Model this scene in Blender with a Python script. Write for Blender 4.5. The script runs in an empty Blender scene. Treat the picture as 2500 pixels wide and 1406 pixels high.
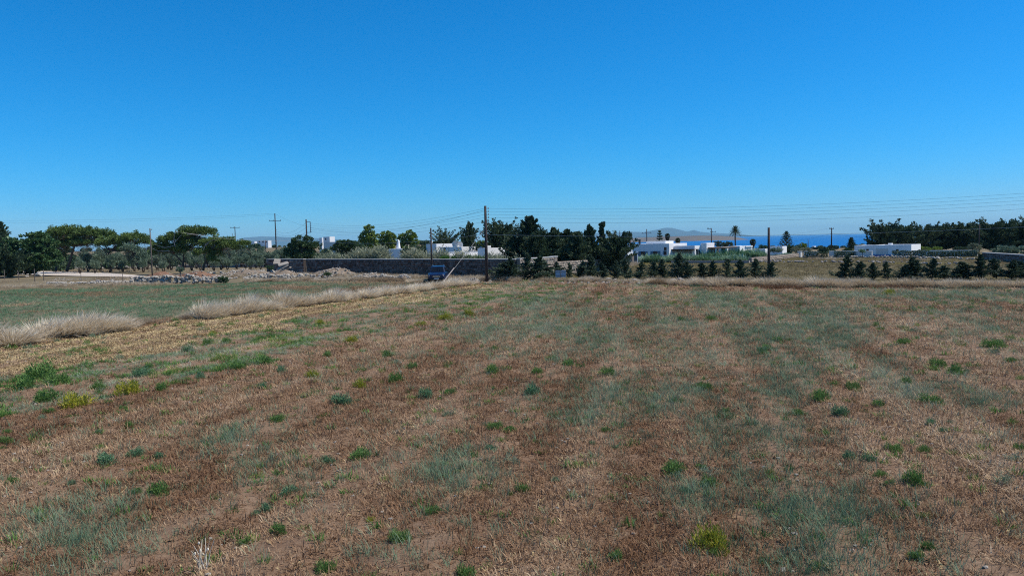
import bpy, math, random
import numpy as np
from mathutils import Vector, Matrix

# ------------------------------------------------------------------ camera, sky, sun, exposure
scene = bpy.context.scene
COL = scene.collection
CAM_H, F, CX, CY = 4.2, 1853.0, 1250.0, 703.0
PITCH, ROLL = math.radians(3.55), math.radians(1.25)
fwd = Vector((0, math.cos(PITCH), -math.sin(PITCH)))
r0 = Vector((1, 0, 0)); u0 = r0.cross(fwd)
right = r0 * math.cos(ROLL) - u0 * math.sin(ROLL)
up = right.cross(fwd)
cam_data = bpy.data.cameras.new('camera')
cam = bpy.data.objects.new('camera', cam_data); COL.objects.link(cam)
cam_data.sensor_width = 36.0; cam_data.sensor_fit = 'HORIZONTAL'
cam_data.lens = 36.0 * F / 2500.0
cam_data.clip_start = 0.1; cam_data.clip_end = 100000
m = Matrix((right, up, -fwd)).transposed().to_4x4(); m.translation = (0, 0, CAM_H)
cam.matrix_world = m
scene.camera = cam

SUN_AZ = math.radians(88)       # clockwise from +Y (straight ahead) towards +X (right)
SUN_EL = math.radians(54)
world = bpy.data.worlds.new('World'); scene.world = world; world.use_nodes = True
wn = world.node_tree.nodes; wl = world.node_tree.links
bg = wn['Background']
sky = wn.new('ShaderNodeTexSky'); sky.sky_type = 'NISHITA'; sky.sun_disc = False
sky.sun_elevation = SUN_EL; sky.sun_rotation = SUN_AZ
sky.altitude = 0; sky.air_density = 1.0; sky.dust_density = 0.0; sky.ozone_density = 6.0
sep = wn.new('ShaderNodeSeparateColor'); comb = wn.new('ShaderNodeCombineColor'); wl.new(sky.outputs[0], sep.inputs[0])
for ch, (gain, power) in enumerate(((0.0215, 2.5), (0.66, 1.0), (1.06, 1.0))):       # the clear, deep blue of this camera's sky, alike in every direction
    pw = wn.new('ShaderNodeMath'); pw.operation = 'POWER'; pw.inputs[1].default_value = power
    ml = wn.new('ShaderNodeMath'); ml.operation = 'MULTIPLY'; ml.inputs[1].default_value = gain
    wl.new(sep.outputs[ch], pw.inputs[0]); wl.new(pw.outputs[0], ml.inputs[0]); wl.new(ml.outputs[0], comb.inputs[ch])
wl.new(comb.outputs[0], bg.inputs['Color'])
bg.inputs['Strength'].default_value = 0.12
sun_data = bpy.data.lights.new('sun', 'SUN'); sun_data.energy = 4.8; sun_data.angle = math.radians(0.5)
sun_data.color = (1.0, 0.94, 0.84)
sun = bpy.data.objects.new('sun', sun_data); COL.objects.link(sun)
sdir = Vector((math.sin(SUN_AZ) * math.cos(SUN_EL), math.cos(SUN_AZ) * math.cos(SUN_EL), math.sin(SUN_EL)))
sun.rotation_euler = sdir.to_track_quat('Z', 'Y').to_euler()
sun.location = sdir * 50
vs = scene.view_settings
vs.view_transform = 'Standard'; vs.look = 'None'; vs.exposure = 0.13; vs.gamma = 1.0; vs.use_curve_mapping = False
scene.cycles.max_bounces = 6; scene.cycles.diffuse_bounces = 3; scene.cycles.transparent_max_bounces = 8
scene.cycles.volume_bounces = 0; scene.cycles.use_denoising = False; scene.cycles.filter_width = 1.1
scene.cycles.sample_clamp_indirect = 4.0

# ------------------------------------------------------------------ geometry helpers
def ray(px, py):
    return fwd + right * ((px - CX) / F) - up * ((py - CY) / F)
def G(px, py, z=0.0):                       # ground point seen at a photo position
    d = ray(px, py); t = (z - CAM_H) / d.z
    return Vector((d.x * t, d.y * t, z))
def D(px, py, Y):                           # point at distance Y ahead
    d = ray(px, py); t = Y / d.y
    return Vector((d.x * t, Y, CAM_H + d.z * t))
def hor(px):
    return 588.0 - 0.0219 * (px - 1250.0)
def X(px, Y, z=0.0):
    py = hor(px) + (CAM_H - z) * F / Y
    return D(px, py, Y).x
def smooth(a, b, x):
    t = np.clip((np.asarray(x, float) - a) / (b - a), 0, 1); return t * t * (3 - 2 * t)
def T(x, y):                                # height of the land
    x = np.asarray(x, float); y = np.asarray(y, float)
    k = x / np.maximum(y, 30.0)
    w = smooth(-0.13, 0.10, k)
    rgt = -19.0 * smooth(175, 950, y)
    lft = 3.3 * smooth(190, 420, y) - 26 * smooth(700, 1700, y)
    return rgt * w + lft * (1 - w)
def Tz(x, y): return float(T(x, y))

def hash2(ix, iy, seed):
    h = (ix.astype(np.int64) * 374761393 + iy.astype(np.int64) * 668265263 + seed * 974634347) & 0x7fffffff
    h = (h ^ (h >> 13)) * 1274126177 & 0x7fffffff
    return ((h ^ (h >> 16)) & 0xffff) / 65535.0
def vnoise(x, y, s=1.0, seed=0):
    x = np.asarray(x, float) / s; y = np.asarray(y, float) / s
    ix = np.floor(x); iy = np.floor(y); fx = x - ix; fy = y - iy
    fx = fx * fx * (3 - 2 * fx); fy = fy * fy * (3 - 2 * fy)
    a = hash2(ix, iy, seed); b = hash2(ix + 1, iy, seed); c = hash2(ix, iy + 1, seed); d = hash2(ix + 1, iy + 1, seed)
    return (a * (1 - fx) + b * fx) * (1 - fy) + (c * (1 - fx) + d * fx) * fy
def fbm(x, y, s, seed=0, o=3):
    r = 0; a = 0.5; tot = 0
    for i in range(o):
        r = r + a * vnoise(x, y, s / 2 ** i, seed + i * 17); tot += a; a *= 0.5
    return r / tot
def proj(P):                                # photo position of points (n,3)
    Q = P - np.array([0, 0, CAM_H])
    w = Q @ np.array(fwd); a = Q @ np.array(right); b = Q @ np.array(up)
    w = np.maximum(w, 0.1)
    return CX + F * a / w, CY - F * b / w

def link(name, me, mat=None, parent=None, loc=None, rz=0.0):
    o = bpy.data.objects.new(name, me); COL.objects.link(o)
    if me is not None and mat is not None:
        me.materials.clear(); me.materials.append(mat)
    if parent is not None: o.parent = parent
    if loc is not None: o.location = loc
    if rz: o.rotation_euler = (0, 0, rz)
    return o
def tag(o, label=None, cat=None, group=None, kind=None):
    if label: o['label'] = label
    if cat: o['category'] = cat
    if group: o['group'] = group
    if kind: o['kind'] = kind
    return o
def thing(name, label, cat, loc=(0, 0, 0), rz=0.0, group=None):
    return tag(link(name, None, None, None, loc, rz), label, cat, group)

def np_mesh(name, V, Q, smooth_shade=False):
    me = bpy.data.meshes.new(name)
    V = np.asarray(V, np.float32).reshape(-1, 3)
    Q = np.asarray(Q, np.int32); k = Q.shape[1]
    me.vertices.add(len(V)); me.vertices.foreach_set('co', V.ravel())
    me.loops.add(Q.size); me.loops.foreach_set('vertex_index', Q.ravel())
    me.polygons.add(len(Q)); me.polygons.foreach_set('loop_start', np.arange(0, Q.size, k, dtype=np.int32))
    if smooth_shade: me.polygons.foreach_set('use_smooth', np.ones(len(Q), bool))
    me.update(calc_edges=True)
    return me

class MB:
    """collects boxes, prisms and tubes and builds ONE mesh"""
    def __init__(self): self.v = []; self.f = []
    def add(self, vs, fs):
        n = len(self.v); self.v += [tuple(p) for p in vs]; self.f += [tuple(i + n for i in f) for f in fs]; return self
    def box(self, x0, x1, y0, y1, z0, z1):
        v = [(x, y, z) for z in (z0, z1) for y in (y0, y1) for x in (x0, x1)]
        return self.add(v, [(0, 2, 3, 1), (4, 5, 7, 6), (0, 1, 5, 4), (2, 6, 7, 3), (0, 4, 6, 2), (1, 3, 7, 5)])
    def hexa(self, v):                    # eight corners in box order
        return self.add(v, [(0, 2, 3, 1), (4, 5, 7, 6), (0, 1, 5, 4), (2, 6, 7, 3), (0, 4, 6, 2), (1, 3, 7, 5)])
    def tube(self, pts, rads, n=6, cap=True):
        pts = [Vector(p) for p in pts]; rings = []; vs = []; fs = []
        for i, p in enumerate(pts):
            d = (pts[min(i + 1, len(pts) - 1)] - pts[max(i - 1, 0)]).normalized()
            a = d.orthogonal().normalized() if abs(d.z) < 0.95 else Vector((1, 0, 0)).cross(d).normalized()
            if i == 0: ref = a
            a = (ref - d * ref.dot(d)).normalized(); ref = a; b = d.cross(a)
            r = rads[i] if hasattr(rads, '__len__') else rads
            for k in range(n):
                t = 2 * math.pi * k / n; vs.append(p + a * math.cos(t) * r + b * math.sin(t) * r)
        for i in range(len(pts) - 1):
            for k in range(n):
                k2 = (k + 1) % n; fs.append((i * n + k, i * n + k2, (i + 1) * n + k2, (i + 1) * n + k))
        if cap:
            fs.append(tuple(range(n - 1, -1, -1))); fs.append(tuple((len(pts) - 1) * n + k for k in range(n)))
        return self.add(vs, fs)
    def lathe(self, prof, n=12, c=(0, 0, 0)):
        vs = []; fs = []
        for r, z in prof:
            for k in range(n):
                t = 2 * math.pi * k / n; vs.append((c[0] + r * math.cos(t), c[1] + r * math.sin(t), c[2] + z))
        for i in range(len(prof) - 1):
            for k in range(n):
                k2 = (k + 1) % n; fs.append((i * n + k, i * n + k2, (i + 1) * n + k2, (i + 1) * n + k))
        fs.append(tuple(range(n - 1, -1, -1))); fs.append(tuple((len(prof) - 1) * n + k for k in range(n)))
        return self.add(vs, fs)
    def mesh(self, name, smooth_shade=False):
        me = bpy.data.meshes.new(name); me.from_pydata(self.v, [], self.f)
        if smooth_shade: me.polygons.foreach_set('use_smooth', [True] * len(me.polygons))
        me.update(); return me
    def build(self, name, mat, parent=None, loc=None, rz=0.0, sm=False):
        return link(name, self.mesh(name, sm), mat, parent, loc, rz)

# ------------------------------------------------------------------ materials
def new_mat(name):
    mt = bpy.data.materials.new(name); mt.use_nodes = True
    return mt, mt.node_tree.nodes, mt.node_tree.links, mt.node_tree.nodes['Principled BSDF']
def solid(name, c, rough=0.7, metal=0.0, var=0.12, scale=3.0, spec=0.3, bump=0.0, bscale=20.0):
    """plain procedural surface with mottling"""
    mt, n, l, p = new_mat(name)
    tc = n.new('ShaderNodeTexCoord'); nz = n.new('ShaderNodeTexNoise'); nz.inputs['Scale'].default_value = scale
    nz.inputs['Detail'].default_value = 6; nz.inputs['Roughness'].default_value = 0.65
    l.new(tc.outputs['Object'], nz.inputs['Vector'])
    rp = n.new('ShaderNodeValToRGB'); e = rp.color_ramp.elements
    e[0].position = 0.3; e[1].position = 0.7
    e[0].color = (*[x * (1 - var) for x in c], 1); e[1].color = (*[min(1, x * (1 + var)) for x in c], 1)
    l.new(nz.outputs['Fac'], rp.inputs['Fac']); l.new(rp.outputs[0], p.inputs['Base Color'])
    p.inputs['Roughness'].default_value = rough; p.inputs['Metallic'].default_value = metal
    p.inputs['Specular IOR Level'].default_value = spec
    if bump:
        nb = n.new('ShaderNodeTexNoise'); nb.inputs['Scale'].default_value = bscale; nb.inputs['Detail'].default_value = 5
        l.new(tc.outputs['Object'], nb.inputs['Vector'])
        b = n.new('ShaderNodeBump'); b.inputs['Strength'].default_value = bump; b.inputs['Distance'].default_value = 0.05
        l.new(nb.outputs['Fac'], b.inputs['Height']); l.new(b.outputs[0], p.inputs['Normal'])
    return mt
def leafy(name, cols, rough=0.6, trans=0.2, instancer=False, spec=0.25):
    """leaves and blades: colour differs leaf by leaf (and plant by plant)"""
    mt, n, l, p = new_mat(name)
    g = n.new('ShaderNodeNewGeometry'); rp = n.new('ShaderNodeValToRGB'); cr = rp.color_ramp
    cr.interpolation = 'LINEAR'
    while len(cr.elements) < len(cols): cr.elements.new(0.5)
    for i, c in enumerate(cols):
        cr.elements[i].position = i / (len(cols) - 1); cr.elements[i].color = (*c, 1)
    fac = g.outputs['Random Per Island']
    if instancer:
        at = n.new('ShaderNodeAttribute'); at.attribute_type = 'INSTANCER'; at.attribute_name = 'tint'
        mx = n.new('ShaderNodeMath'); mx.operation = 'MULTIPLY_ADD'; mx.inputs[1].default_value = 0.35
        l.new(fac, mx.inputs[0])
        m2 = n.new('ShaderNodeMath'); m2.operation = 'MULTIPLY'; m2.inputs[1].default_value = 0.65
        l.new(at.outputs['Fac'], m2.inputs[0]); l.new(m2.outputs[0], mx.inputs[2]); fac = mx.outputs[0]
    else:
        oi = n.new('ShaderNodeObjectInfo')
        mx = n.new('ShaderNodeMath'); mx.operation = 'MULTIPLY_ADD'; mx.inputs[1].default_value = 0.75
        m2 = n.new('ShaderNodeMath'); m2.operation = 'MULTIPLY'; m2.inputs[1].default_value = 0.25
        l.new(oi.outputs['Random'], m2.inputs[0]); l.new(fac, mx.inputs[0]); l.new(m2.outputs[0], mx.inputs[2]); fac = mx.outputs[0]
    l.new(fac, rp.inputs['Fac']); l.new(rp.outputs[0], p.inputs['Base Color'])
    p.inputs['Roughness'].default_value = rough; p.inputs['Specular IOR Level'].default_value = spec
    tr = n.new('ShaderNodeBsdfTranslucent'); mix = n.new('ShaderNodeMixShader'); mix.inputs[0].default_value = trans
    l.new(rp.outputs[0], tr.inputs['Color']); l.new(p.outputs[0], mix.inputs[1]); l.new(tr.outputs[0], mix.inputs[2])
    l.new(mix.outputs[0], n['Material Output'].inputs['Surface'])
    return mt
def soil(name, stops, s1=0.35, s2=6.0, bump=0.6, stripe=None):
    """ground: two noise scales through a ramp, fine grain and relief"""
    mt, n, l, p = new_mat(name)
    tc = n.new('ShaderNodeTexCoord')
    a = n.new('ShaderNodeTexNoise'); a.inputs['Scale'].default_value = s1; a.inputs['Detail'].default_value = 8; a.inputs['Roughness'].default_value = 0.7
    b = n.new('ShaderNodeTexNoise'); b.inputs['Scale'].default_value = s2; b.inputs['Detail'].default_value = 8; b.inputs['Roughness'].default_value = 0.75
    l.new(tc.outputs['Object'], a.inputs['Vector']); l.new(tc.outputs['Object'], b.inputs['Vector'])
    mx = n.new('ShaderNodeMath'); mx.operation = 'MULTIPLY_ADD'; mx.inputs[1].default_value = 0.5
    m2 = n.new('ShaderNodeMath'); m2.operation = 'MULTIPLY'; m2.inputs[1].default_value = 0.5
    l.new(b.outputs['Fac'], m2.inputs[0]); l.new(a.outputs['Fac'], mx.inputs[0]); l.new(m2.outputs[0], mx.inputs[2])
    rp = n.new('ShaderNodeValToRGB'); cr = rp.color_ramp
    while len(cr.elements) < len(stops): cr.elements.new(0.5)
    for i, (q, c) in enumerate(stops): cr.elements[i].position = q; cr.elements[i].color = (*c, 1)
    l.new(mx.outputs[0], rp.inputs['Fac']); l.new(rp.outputs[0], p.inputs['Base Color'])
    p.inputs['Roughness'].default_value = 0.95; p.inputs['Specular IOR Level'].default_value = 0.1
    bp = n.new('ShaderNodeBump'); bp.inputs['Strength'].default_value = bump; bp.inputs['Distance'].default_value = 0.06
    l.new(b.outputs['Fac'], bp.inputs['Height']); l.new(bp.outputs[0], p.inputs['Normal'])
    return mt

M = {}
M['soil'] = soil('field_soil', [(0.3, (.115, .064, .039)), (0.45, (.19, .118, .074)), (0.58, (.265, .178, .115)), (0.75, (.37, .28, .20))], 0.5, 9.0, 0.8)
M['land'] = soil('dry_grassland', [(0.3, (.10, .088, .052)), (0.5, (.17, .135, .08)), (0.7, (.27, .21, .125))], 0.05, 1.2, 0.4)
M['olive_field'] = soil('weedy_pasture', [(0.35, (.10, .082, .048)), (0.5, (.145, .12, .062)), (0.65, (.19, .15, .085))], 0.12, 1.5, 0.4)
M['green_field'] = soil('sparse_green_field', [(0.35, (.13, .09, .06)), (0.5, (.15, .14, .09)), (0.65, (.20, .16, .11))], 0.2, 3.0, 0.5)
M['track'] = soil('pale_dirt', [(0.35, (.42, .36, .29)), (0.5, (.52, .45, .38)), (0.65, (.60, .54, .46))], 0.4, 5.0, 0.3)
M['white'] = solid('whitewash', (.80, .80, .79), 0.85, var=0.05, scale=0.6, spec=0.15, bump=0.15, bscale=4)
M['white2'] = solid('cream_wash', (.66, .64, .60), 0.85, var=0.08, scale=0.8, spec=0.15, bump=0.15, bscale=4)
M['stone'] = solid('grey_stone', (.30, .27, .25), 0.9, var=0.35, scale=2.5, spec=0.15, bump=0.6, bscale=9)
M['pale_stone'] = solid('limestone', (.37, .335, .285), 0.9, var=0.4, scale=3.0, spec=0.15, bump=0.6, bscale=9)
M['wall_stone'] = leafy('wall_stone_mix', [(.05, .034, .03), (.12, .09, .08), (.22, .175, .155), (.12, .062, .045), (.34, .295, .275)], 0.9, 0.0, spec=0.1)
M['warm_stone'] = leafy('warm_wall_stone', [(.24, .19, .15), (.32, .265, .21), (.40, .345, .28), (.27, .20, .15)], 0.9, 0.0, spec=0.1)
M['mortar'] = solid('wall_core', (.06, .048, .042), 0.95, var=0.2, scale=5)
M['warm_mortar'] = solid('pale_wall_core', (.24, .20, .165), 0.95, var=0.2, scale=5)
M['concrete'] = solid('weathered_concrete', (.33, .29, .24), 0.9, var=0.2, scale=2, bump=0.4)
M['coping'] = solid('cement_coping', (.55, .53, .50), 0.9, var=0.12, scale=2)
M['pole'] = solid('creosoted_wood', (.055, .042, .038), 0.85, var=0.35, scale=4, bump=0.3)
M['grey_pole'] = solid('weathered_wood', (.13, .105, .09), 0.85, var=0.3, scale=4, bump=0.3)
M['steel'] = solid('galvanised_steel', (.20, .21, .22), 0.55, metal=0.5, var=0.15)
M['ceramic'] = solid('insulator_glaze', (.09, .06, .05), 0.3, var=0.1, spec=0.5)
M['wire'] = solid('aluminium_wire', (.10, .11, .13), 0.5, metal=0.3)
M['cable'] = solid('weathered_cable', (.42, .40, .38), 0.6)
M['sleeve'] = solid('guy_sleeve', (.44, .375, .33), 0.6)
M['bark'] = solid('dark_bark', (.075, .058, .048), 0.95, var=0.3, scale=3, bump=0.5)
M['grey_bark'] = solid('grey_dead_wood', (.30, .27, .25), 0.95, var=0.25, scale=3, bump=0.5)
M['shutter'] = solid('grey_blue_shutter', (.13, .20, .27), 0.6, var=0.1)
M['wood'] = solid('dark_wood', (.07, .04, .03), 0.6, var=0.2)
M['reed_roof'] = solid('reed_thatch', (.20, .15, .11), 0.95, var=0.3, scale=8)
M['door'] = solid('grey_door', (.10, .14, .17), 0.6)
M['bluepaint'] = solid('blue_paint', (.04, .12, .36), 0.6)
M['garage'] = solid('garage_panel', (.62, .60, .57), 0.6, var=0.04)
M['sign_back'] = solid('sign_back_metal', (.33, .38, .45), 0.45, metal=0.3, var=0.06)
mt, n_, l_, p_ = new_mat('window_glass'); p_.inputs['Base Color'].default_value = (.008, .011, .016, 1); p_.inputs['Roughness'].default_value = 0.12; p_.inputs['Specular IOR Level'].default_value = 0.2
M['glass'] = mt
mt, n_, l_, p_ = new_mat('car_paint'); p_.inputs['Base Color'].default_value = (.006, .018, .062, 1); p_.inputs['Roughness'].default_value = 0.35
p_.inputs['Metallic'].default_value = 0.0; p_.inputs['Coat Weight'].default_value = 0.35; p_.inputs['Specular IOR Level'].default_value = 0.3; p_.inputs['Coat Roughness'].default_value = 0.05
fl = n_.new('ShaderNodeTexNoise'); fl.inputs['Scale'].default_value = 300; bpn = n_.new('ShaderNodeBump'); bpn.inputs['Strength'].default_value = 0.03
l_.new(fl.outputs['Fac'], bpn.inputs['Height']); l_.new(bpn.outputs[0], p_.inputs['Normal']); M['paint'] = mt
M['black'] = solid('black_plastic', (.015, .015, .016), 0.5, var=0.1)
M['tyre'] = solid('tyre_rubber', (.02, .02, .02), 0.9, var=0.2)
M['chrome'] = solid('bright_metal', (.7, .7, .72), 0.15, metal=1.0, var=0.02)
mt, n_, l_, p_ = new_mat('headlamp_glass'); p_.inputs['Base Color'].default_value = (.75, .78, .82, 1); p_.inputs['Roughness'].default_value = 0.08; p_.inputs['Metallic'].default_value = 0.7
M['lamp'] = mt
# sea
mt, n_, l_, p_ = new_mat('sea_water')
p_.inputs['Base Color'].default_value = (.003, .115, .34, 1); p_.inputs['Roughness'].default_value = 0.45; p_.inputs['IOR'].default_value = 1.33
p_.inputs['Specular IOR Level'].default_value = 0.22
tcn = n_.new('ShaderNodeTexCoord'); nzz = n_.new('ShaderNodeTexNoise'); nzz.inputs['Scale'].default_value = 0.15; nzz.inputs['Detail'].default_value = 6
bpn = n_.new('ShaderNodeBump'); bpn.inputs['Strength'].default_value = 0.8; bpn.inputs['Distance'].default_value = 0.6
l_.new(tcn.outputs['Object'], nzz.inputs['Vector']); l_.new(nzz.outputs['Fac'], bpn.inputs['Height']); l_.new(bpn.outputs[0], p_.inputs['Normal'])
M['sea'] = mt
M['island'] = soil('island_scrub', [(0.3, (.09, .07, .055)), (0.5, (.14, .11, .085)), (0.7, (.20, .165, .13))], 0.004, 0.02, 0.2)
M['mountain'] = soil('mountain_rock', [(0.3, (.035, .04, .04)), (0.6, (.065, .07, .07))], 0.0006, 0.003, 0.2)
# foliage
M['cypress'] = leafy('cypress_leaf', [(.018, .038, .02), (.04, .07, .035), (.075, .115, .055), (.12, .155, .085)], 0.65, 0.18)
M['sapling'] = leafy('young_cypress_leaf', [(.022, .042, .028), (.045, .078, .046), (.08, .12, .07), (.15, .175, .11)], 0.65, 0.18)
M['pine'] = leafy('pine_needles', [(.04, .065, .025), (.085, .14, .035), (.14, .21, .05), (.19, .25, .08)], 0.65, 0.15)
M['fig'] = leafy('broad_dark_leaf', [(.02, .05, .02), (.045, .10, .033), (.08, .15, .052), (.14, .21, .09)], 0.5, 0.2)
M['olive'] = leafy('olive_leaf', [(.07, .115, .065), (.12, .18, .11), (.18, .24, .165), (.27, .33, .245)], 0.55, 0.15)
M['poplar'] = leafy('yellow_green_leaf', [(.06, .11, .018), (.13, .20, .03), (.21, .28, .042), (.30, .36, .08)], 0.55, 0.25)
M['shrub'] = leafy('shrub_leaf', [(.02, .05, .02), (.04, .085, .03), (.07, .12, .045), (.10, .15, .07)], 0.6, 0.2)
M['reed'] = leafy('reed_leaf', [(.10, .13, .07), (.17, .20, .12), (.25, .27, .17), (.36, .36, .25)], 0.6, 0.2)
M['garden'] = leafy('garden_leaf', [(.05, .12, .05), (.10, .20, .10), (.18, .28, .17), (.28, .36, .27)], 0.6, 0.2)
M['palm'] = leafy('palm_leaf', [(.025, .045, .02), (.05, .08, .03), (.09, .12, .05)], 0.5, 0.15)
M['palm_dead'] = leafy('dead_palm_leaf', [(.16, .11, .06), (.22, .16, .09)], 0.7, 0.1)
M['deadtwig'] = leafy('dry_twigs', [(.10, .07, .05), (.18, .13, .10), (.28, .23, .18)], 0.9, 0.0)
M['rusty'] = leafy('rusty_brush', [(.13, .06, .035), (.22, .11, .06), (.30, .18, .11)], 0.9, 0.05)
M['tussock'] = leafy('dry_tussock', [(.40, .30, .185), (.62, .52, .37), (.78, .69, .54), (.88, .81, .68)], 0.8, 0.25)
M['weed'] = leafy('green_weed', [(.05, .12, .03), (.09, .19, .045), (.14, .26, .065), (.24, .32, .11)], 0.6, 0.25)
M['weed_yellow'] = leafy('yellow_weed', [(.11, .15, .02), (.21, .25, .03), (.34, .33, .035), (.50, .43, .04)], 0.6, 0.25)
M['weed_teal'] = leafy('blue_green_weed', [(.06, .14, .07), (.10, .21, .10), (.15, .28, .14), (.22, .34, .20)], 0.6, 0.2)
M['i_stub'] = leafy('stubble_blade', [(.13, .066, .033), (.24, .137, .076), (.38, .255, .155), (.58, .45, .30)], 0.9, 0.1, True, 0.1)
M['i_straw'] = leafy('straw_litter', [(.25, .17, .085), (.40, .29, .15), (.51, .39, .21), (.64, .52, .31)], 0.9, 0.1, True, 0.1)
M['i_teal'] = leafy('field_grass', [(.085, .15, .085), (.145, .22, .13), (.215, .28, .175), (.34, .37, .255)], 0.7, 0.2, True, 0.15)
M['i_meadow'] = leafy('meadow_blade', [(.05, .12, .06), (.085, .18, .09), (.13, .23, .12), (.22, .30, .18)], 0.7, 0.2, True, 0.15)
M['i_green'] = leafy('field_weed', [(.05, .125, .03), (.09, .20, .04), (.15, .26, .06), (.30, .30, .07)], 0.7, 0.25, True, 0.15)
M['i_dry'] = leafy('verge_grass', [(.26, .17, .095), (.43, .335, .22), (.58, .49, .36), (.74, .66, .53)], 0.8, 0.2, True, 0.1)
M['i_reed'] = leafy('cane_leaf', [(.10, .125, .07), (.20, .225, .14), (.32, .335, .22), (.52, .51, .38)], 0.6, 0.2, True, 0.2)
M['i_past'] = leafy('pasture_weed', [(.11, .085, .05), (.165, .135, .07), (.20, .17, .065), (.34, .28, .05)], 0.8, 0.15, True, 0.1)
M['i_scrub'] = leafy('scrub_leaf', [(.02, .045, .022), (.04, .075, .035), (.07, .11, .055), (.11, .14, .08)], 0.7, 0.15, True, 0.15)
M['i_gard'] = leafy('bed_leaf', [(.06, .14, .06), (.13, .25, .12), (.24, .36, .23), (.46, .54, .44)], 0.6, 0.2, True, 0.2)

# ------------------------------------------------------------------ setting: land, fields, track, sea, far hills
def fz(x, y):                                # clods and faint tillage ridges of the near field
    d = np.hypot(x, y)
    fine = np.clip(1.3 - d / 45.0, 0.15, 1)
    q = x * 0.983 - y * 0.186
    return (fbm(x, y, 7.0, 3) - 0.5) * 0.10 + (fbm(x, y, 0.5, 9) - 0.5) * 0.06 * fine + 0.035 * np.sin(q * 2 * math.pi / 1.9)
def polar(name, r0_, r1_, nr, a0, a1, na, zf, mat):
    rr = np.geomspace(r0_, r1_, nr); aa = np.radians(np.linspace(a0, a1, na))
    R, A = np.meshgrid(rr, aa, indexing='ij'); x = R * np.sin(A); y = R * np.cos(A)
    z = zf(x, y); V = np.stack([x, y, z], -1).reshape(-1, 3)
    i = np.arange(nr - 1)[:, None] * na + np.arange(na - 1)[None, :]
    Q = np.stack([i, i + na, i + na + 1, i + 1], -1).reshape(-1, 4)
    o = link(name, np_mesh(name, V, Q[:, ::-1], True), mat)
    return tag(o, kind='structure')
polar('ground', 1.0, 2600, 150, -180, 180, 181, lambda x, y: T(x, y) - 0.16, M['land'])

LS = [G(-500, 872), G(0, 830), G(500, 768), G(880, 717), G(1175, 689)]            # field edge under the left grass strip
RS = [G(1175, 689), G(1300, 688), G(1600, 692), G(1900, 704), G(2500, 706), G(2900, 708)]   # far edge on the right
def edge_y(x):                               # y of the main field's far edge
    P = LS + RS[1:]
    return np.interp(x, [p.x for p in P], [p.y for p in P])
def main_z(x, y):
    z = fz(x, y); e = edge_y(x)
    return np.where(y > e + 0.8, -0.5, z)
polar('main_field', 3.0, 110, 420, -56, 56, 420, main_z, M['soil'])
GF_far = [G(-500, 712), G(0, 709), G(300, 699), G(560, 692), G(800, 687), G(1000, 684), G(1180, 684)]
def gf_z(x, y):
    z = (fbm(x, y, 5, 21) - 0.5) * 0.12
    e0 = np.interp(x, [p.x for p in LS], [p.y for p in LS]); e1 = np.interp(x, [p.x for p in GF_far], [p.y for p in GF_far])
    return np.where((y < e0 - 0.3) | (y > e1 + 1.0) | (x > LS[-1].x), -0.6, z - 0.02)
polar('green_field', 25, 140, 160, -50, 0, 200, gf_z, M['green_field'])
def past_z(x, y):
    e = edge_y(x)
    return np.where((y < e + 0.5) | (x < X(1262, 90)) | (y > 146) , -0.6, -0.06 + (fbm(x, y, 6, 31) - 0.5) * 0.1)
polar('pasture', 50, 190, 120, -2, 56, 160, past_z, M['olive_field'])
# pale dirt track on the left
mb = MB(); tp = [(-260, 663, 668), (60, 662, 669.5), (110, 662.5, 672), (200, 664, 674), (270, 667, 675), (330, 671.5, 677), (360, 675, 679)]
vs_ = []; fs_ = []
for i, (px, a, b) in enumerate(tp): vs_ += [G(px, b, -0.05), G(px, a, -0.05)]
for i in range(len(tp) - 1): fs_.append((2 * i, 2 * i + 2, 2 * i + 3, 2 * i + 1))
mb.add(vs_, fs_); tag(mb.build('dirt_track', M['track']), kind='structure')

polar('sea', 300, 25000, 60, -89, 89, 120, lambda x, y: x * 0 - 16.0, M['sea'])
def ridge(name, prof, Y, depth, base_z, mat, seed, sub=3):
    """a hill range: skyline given as photo positions, with real depth behind and in front"""
    pxs = np.arange(prof[0][0], prof[-1][0] + 1e-6, (prof[-1][0] - prof[0][0]) / 160.0)
    tops = np.interp(pxs, [p[0] for p in prof], [p[1] for p in prof])
    V = []; nj = 17
    for a, t in zip(pxs, tops):
        p = D(a, t, Y); hgt = max(p.z - base_z, 0.0)
        for j in range(nj):
            s = j / (nj - 1) * 2 - 1
            nzv = float(fbm(np.array([p.x + 777]), np.array([s * depth]), depth * 0.4, seed)[0])
            V.append((p.x + s * depth * 0.1, Y + s * depth + (nzv - .5) * depth * .15, base_z - 3 + (hgt + 3) * (1 - abs(s) ** 1.3) * (1 - 0.35 * nzv * abs(s) * 2 * (abs(s) < .9))))
    n = len(pxs); i = np.arange(n - 1)[:, None] * nj + np.arange(nj - 1)[None, :]
    Q = np.stack([i, i + nj, i + nj + 1, i + 1], -1).reshape(-1, 4)
    return tag(link(name, np_mesh(name, V, Q, True), mat), kind='structure')
ridge('island_hill', [(1470, 586), (1520, 584), (1560, 580.5), (1610, 578.5), (1660, 576.5), (1700, 575.5), (1750, 575.5), (1780, 576.5), (1802, 580)], 4000, 350, -16, M['island'], 5)
ridge('mountain_range', [(1395, 575), (1430, 568), (1480, 570), (1540, 566), (1570, 567), (1605, 560.5), (1625, 556), (1640, 556.5), (1660, 561), (1680, 565.5), (1695, 561.5), (1712, 566), (1740, 569), (1800, 572), (1840, 576)], 19000, 1800, -16, M['mountain'], 6)
ridge('mountain_range_left', [(560, 600), (600, 580), (640, 577.5), (700, 579), (760, 581), (840, 585), (960, 592)], 18500, 1500, -16, M['mountain'], 8)
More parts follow.
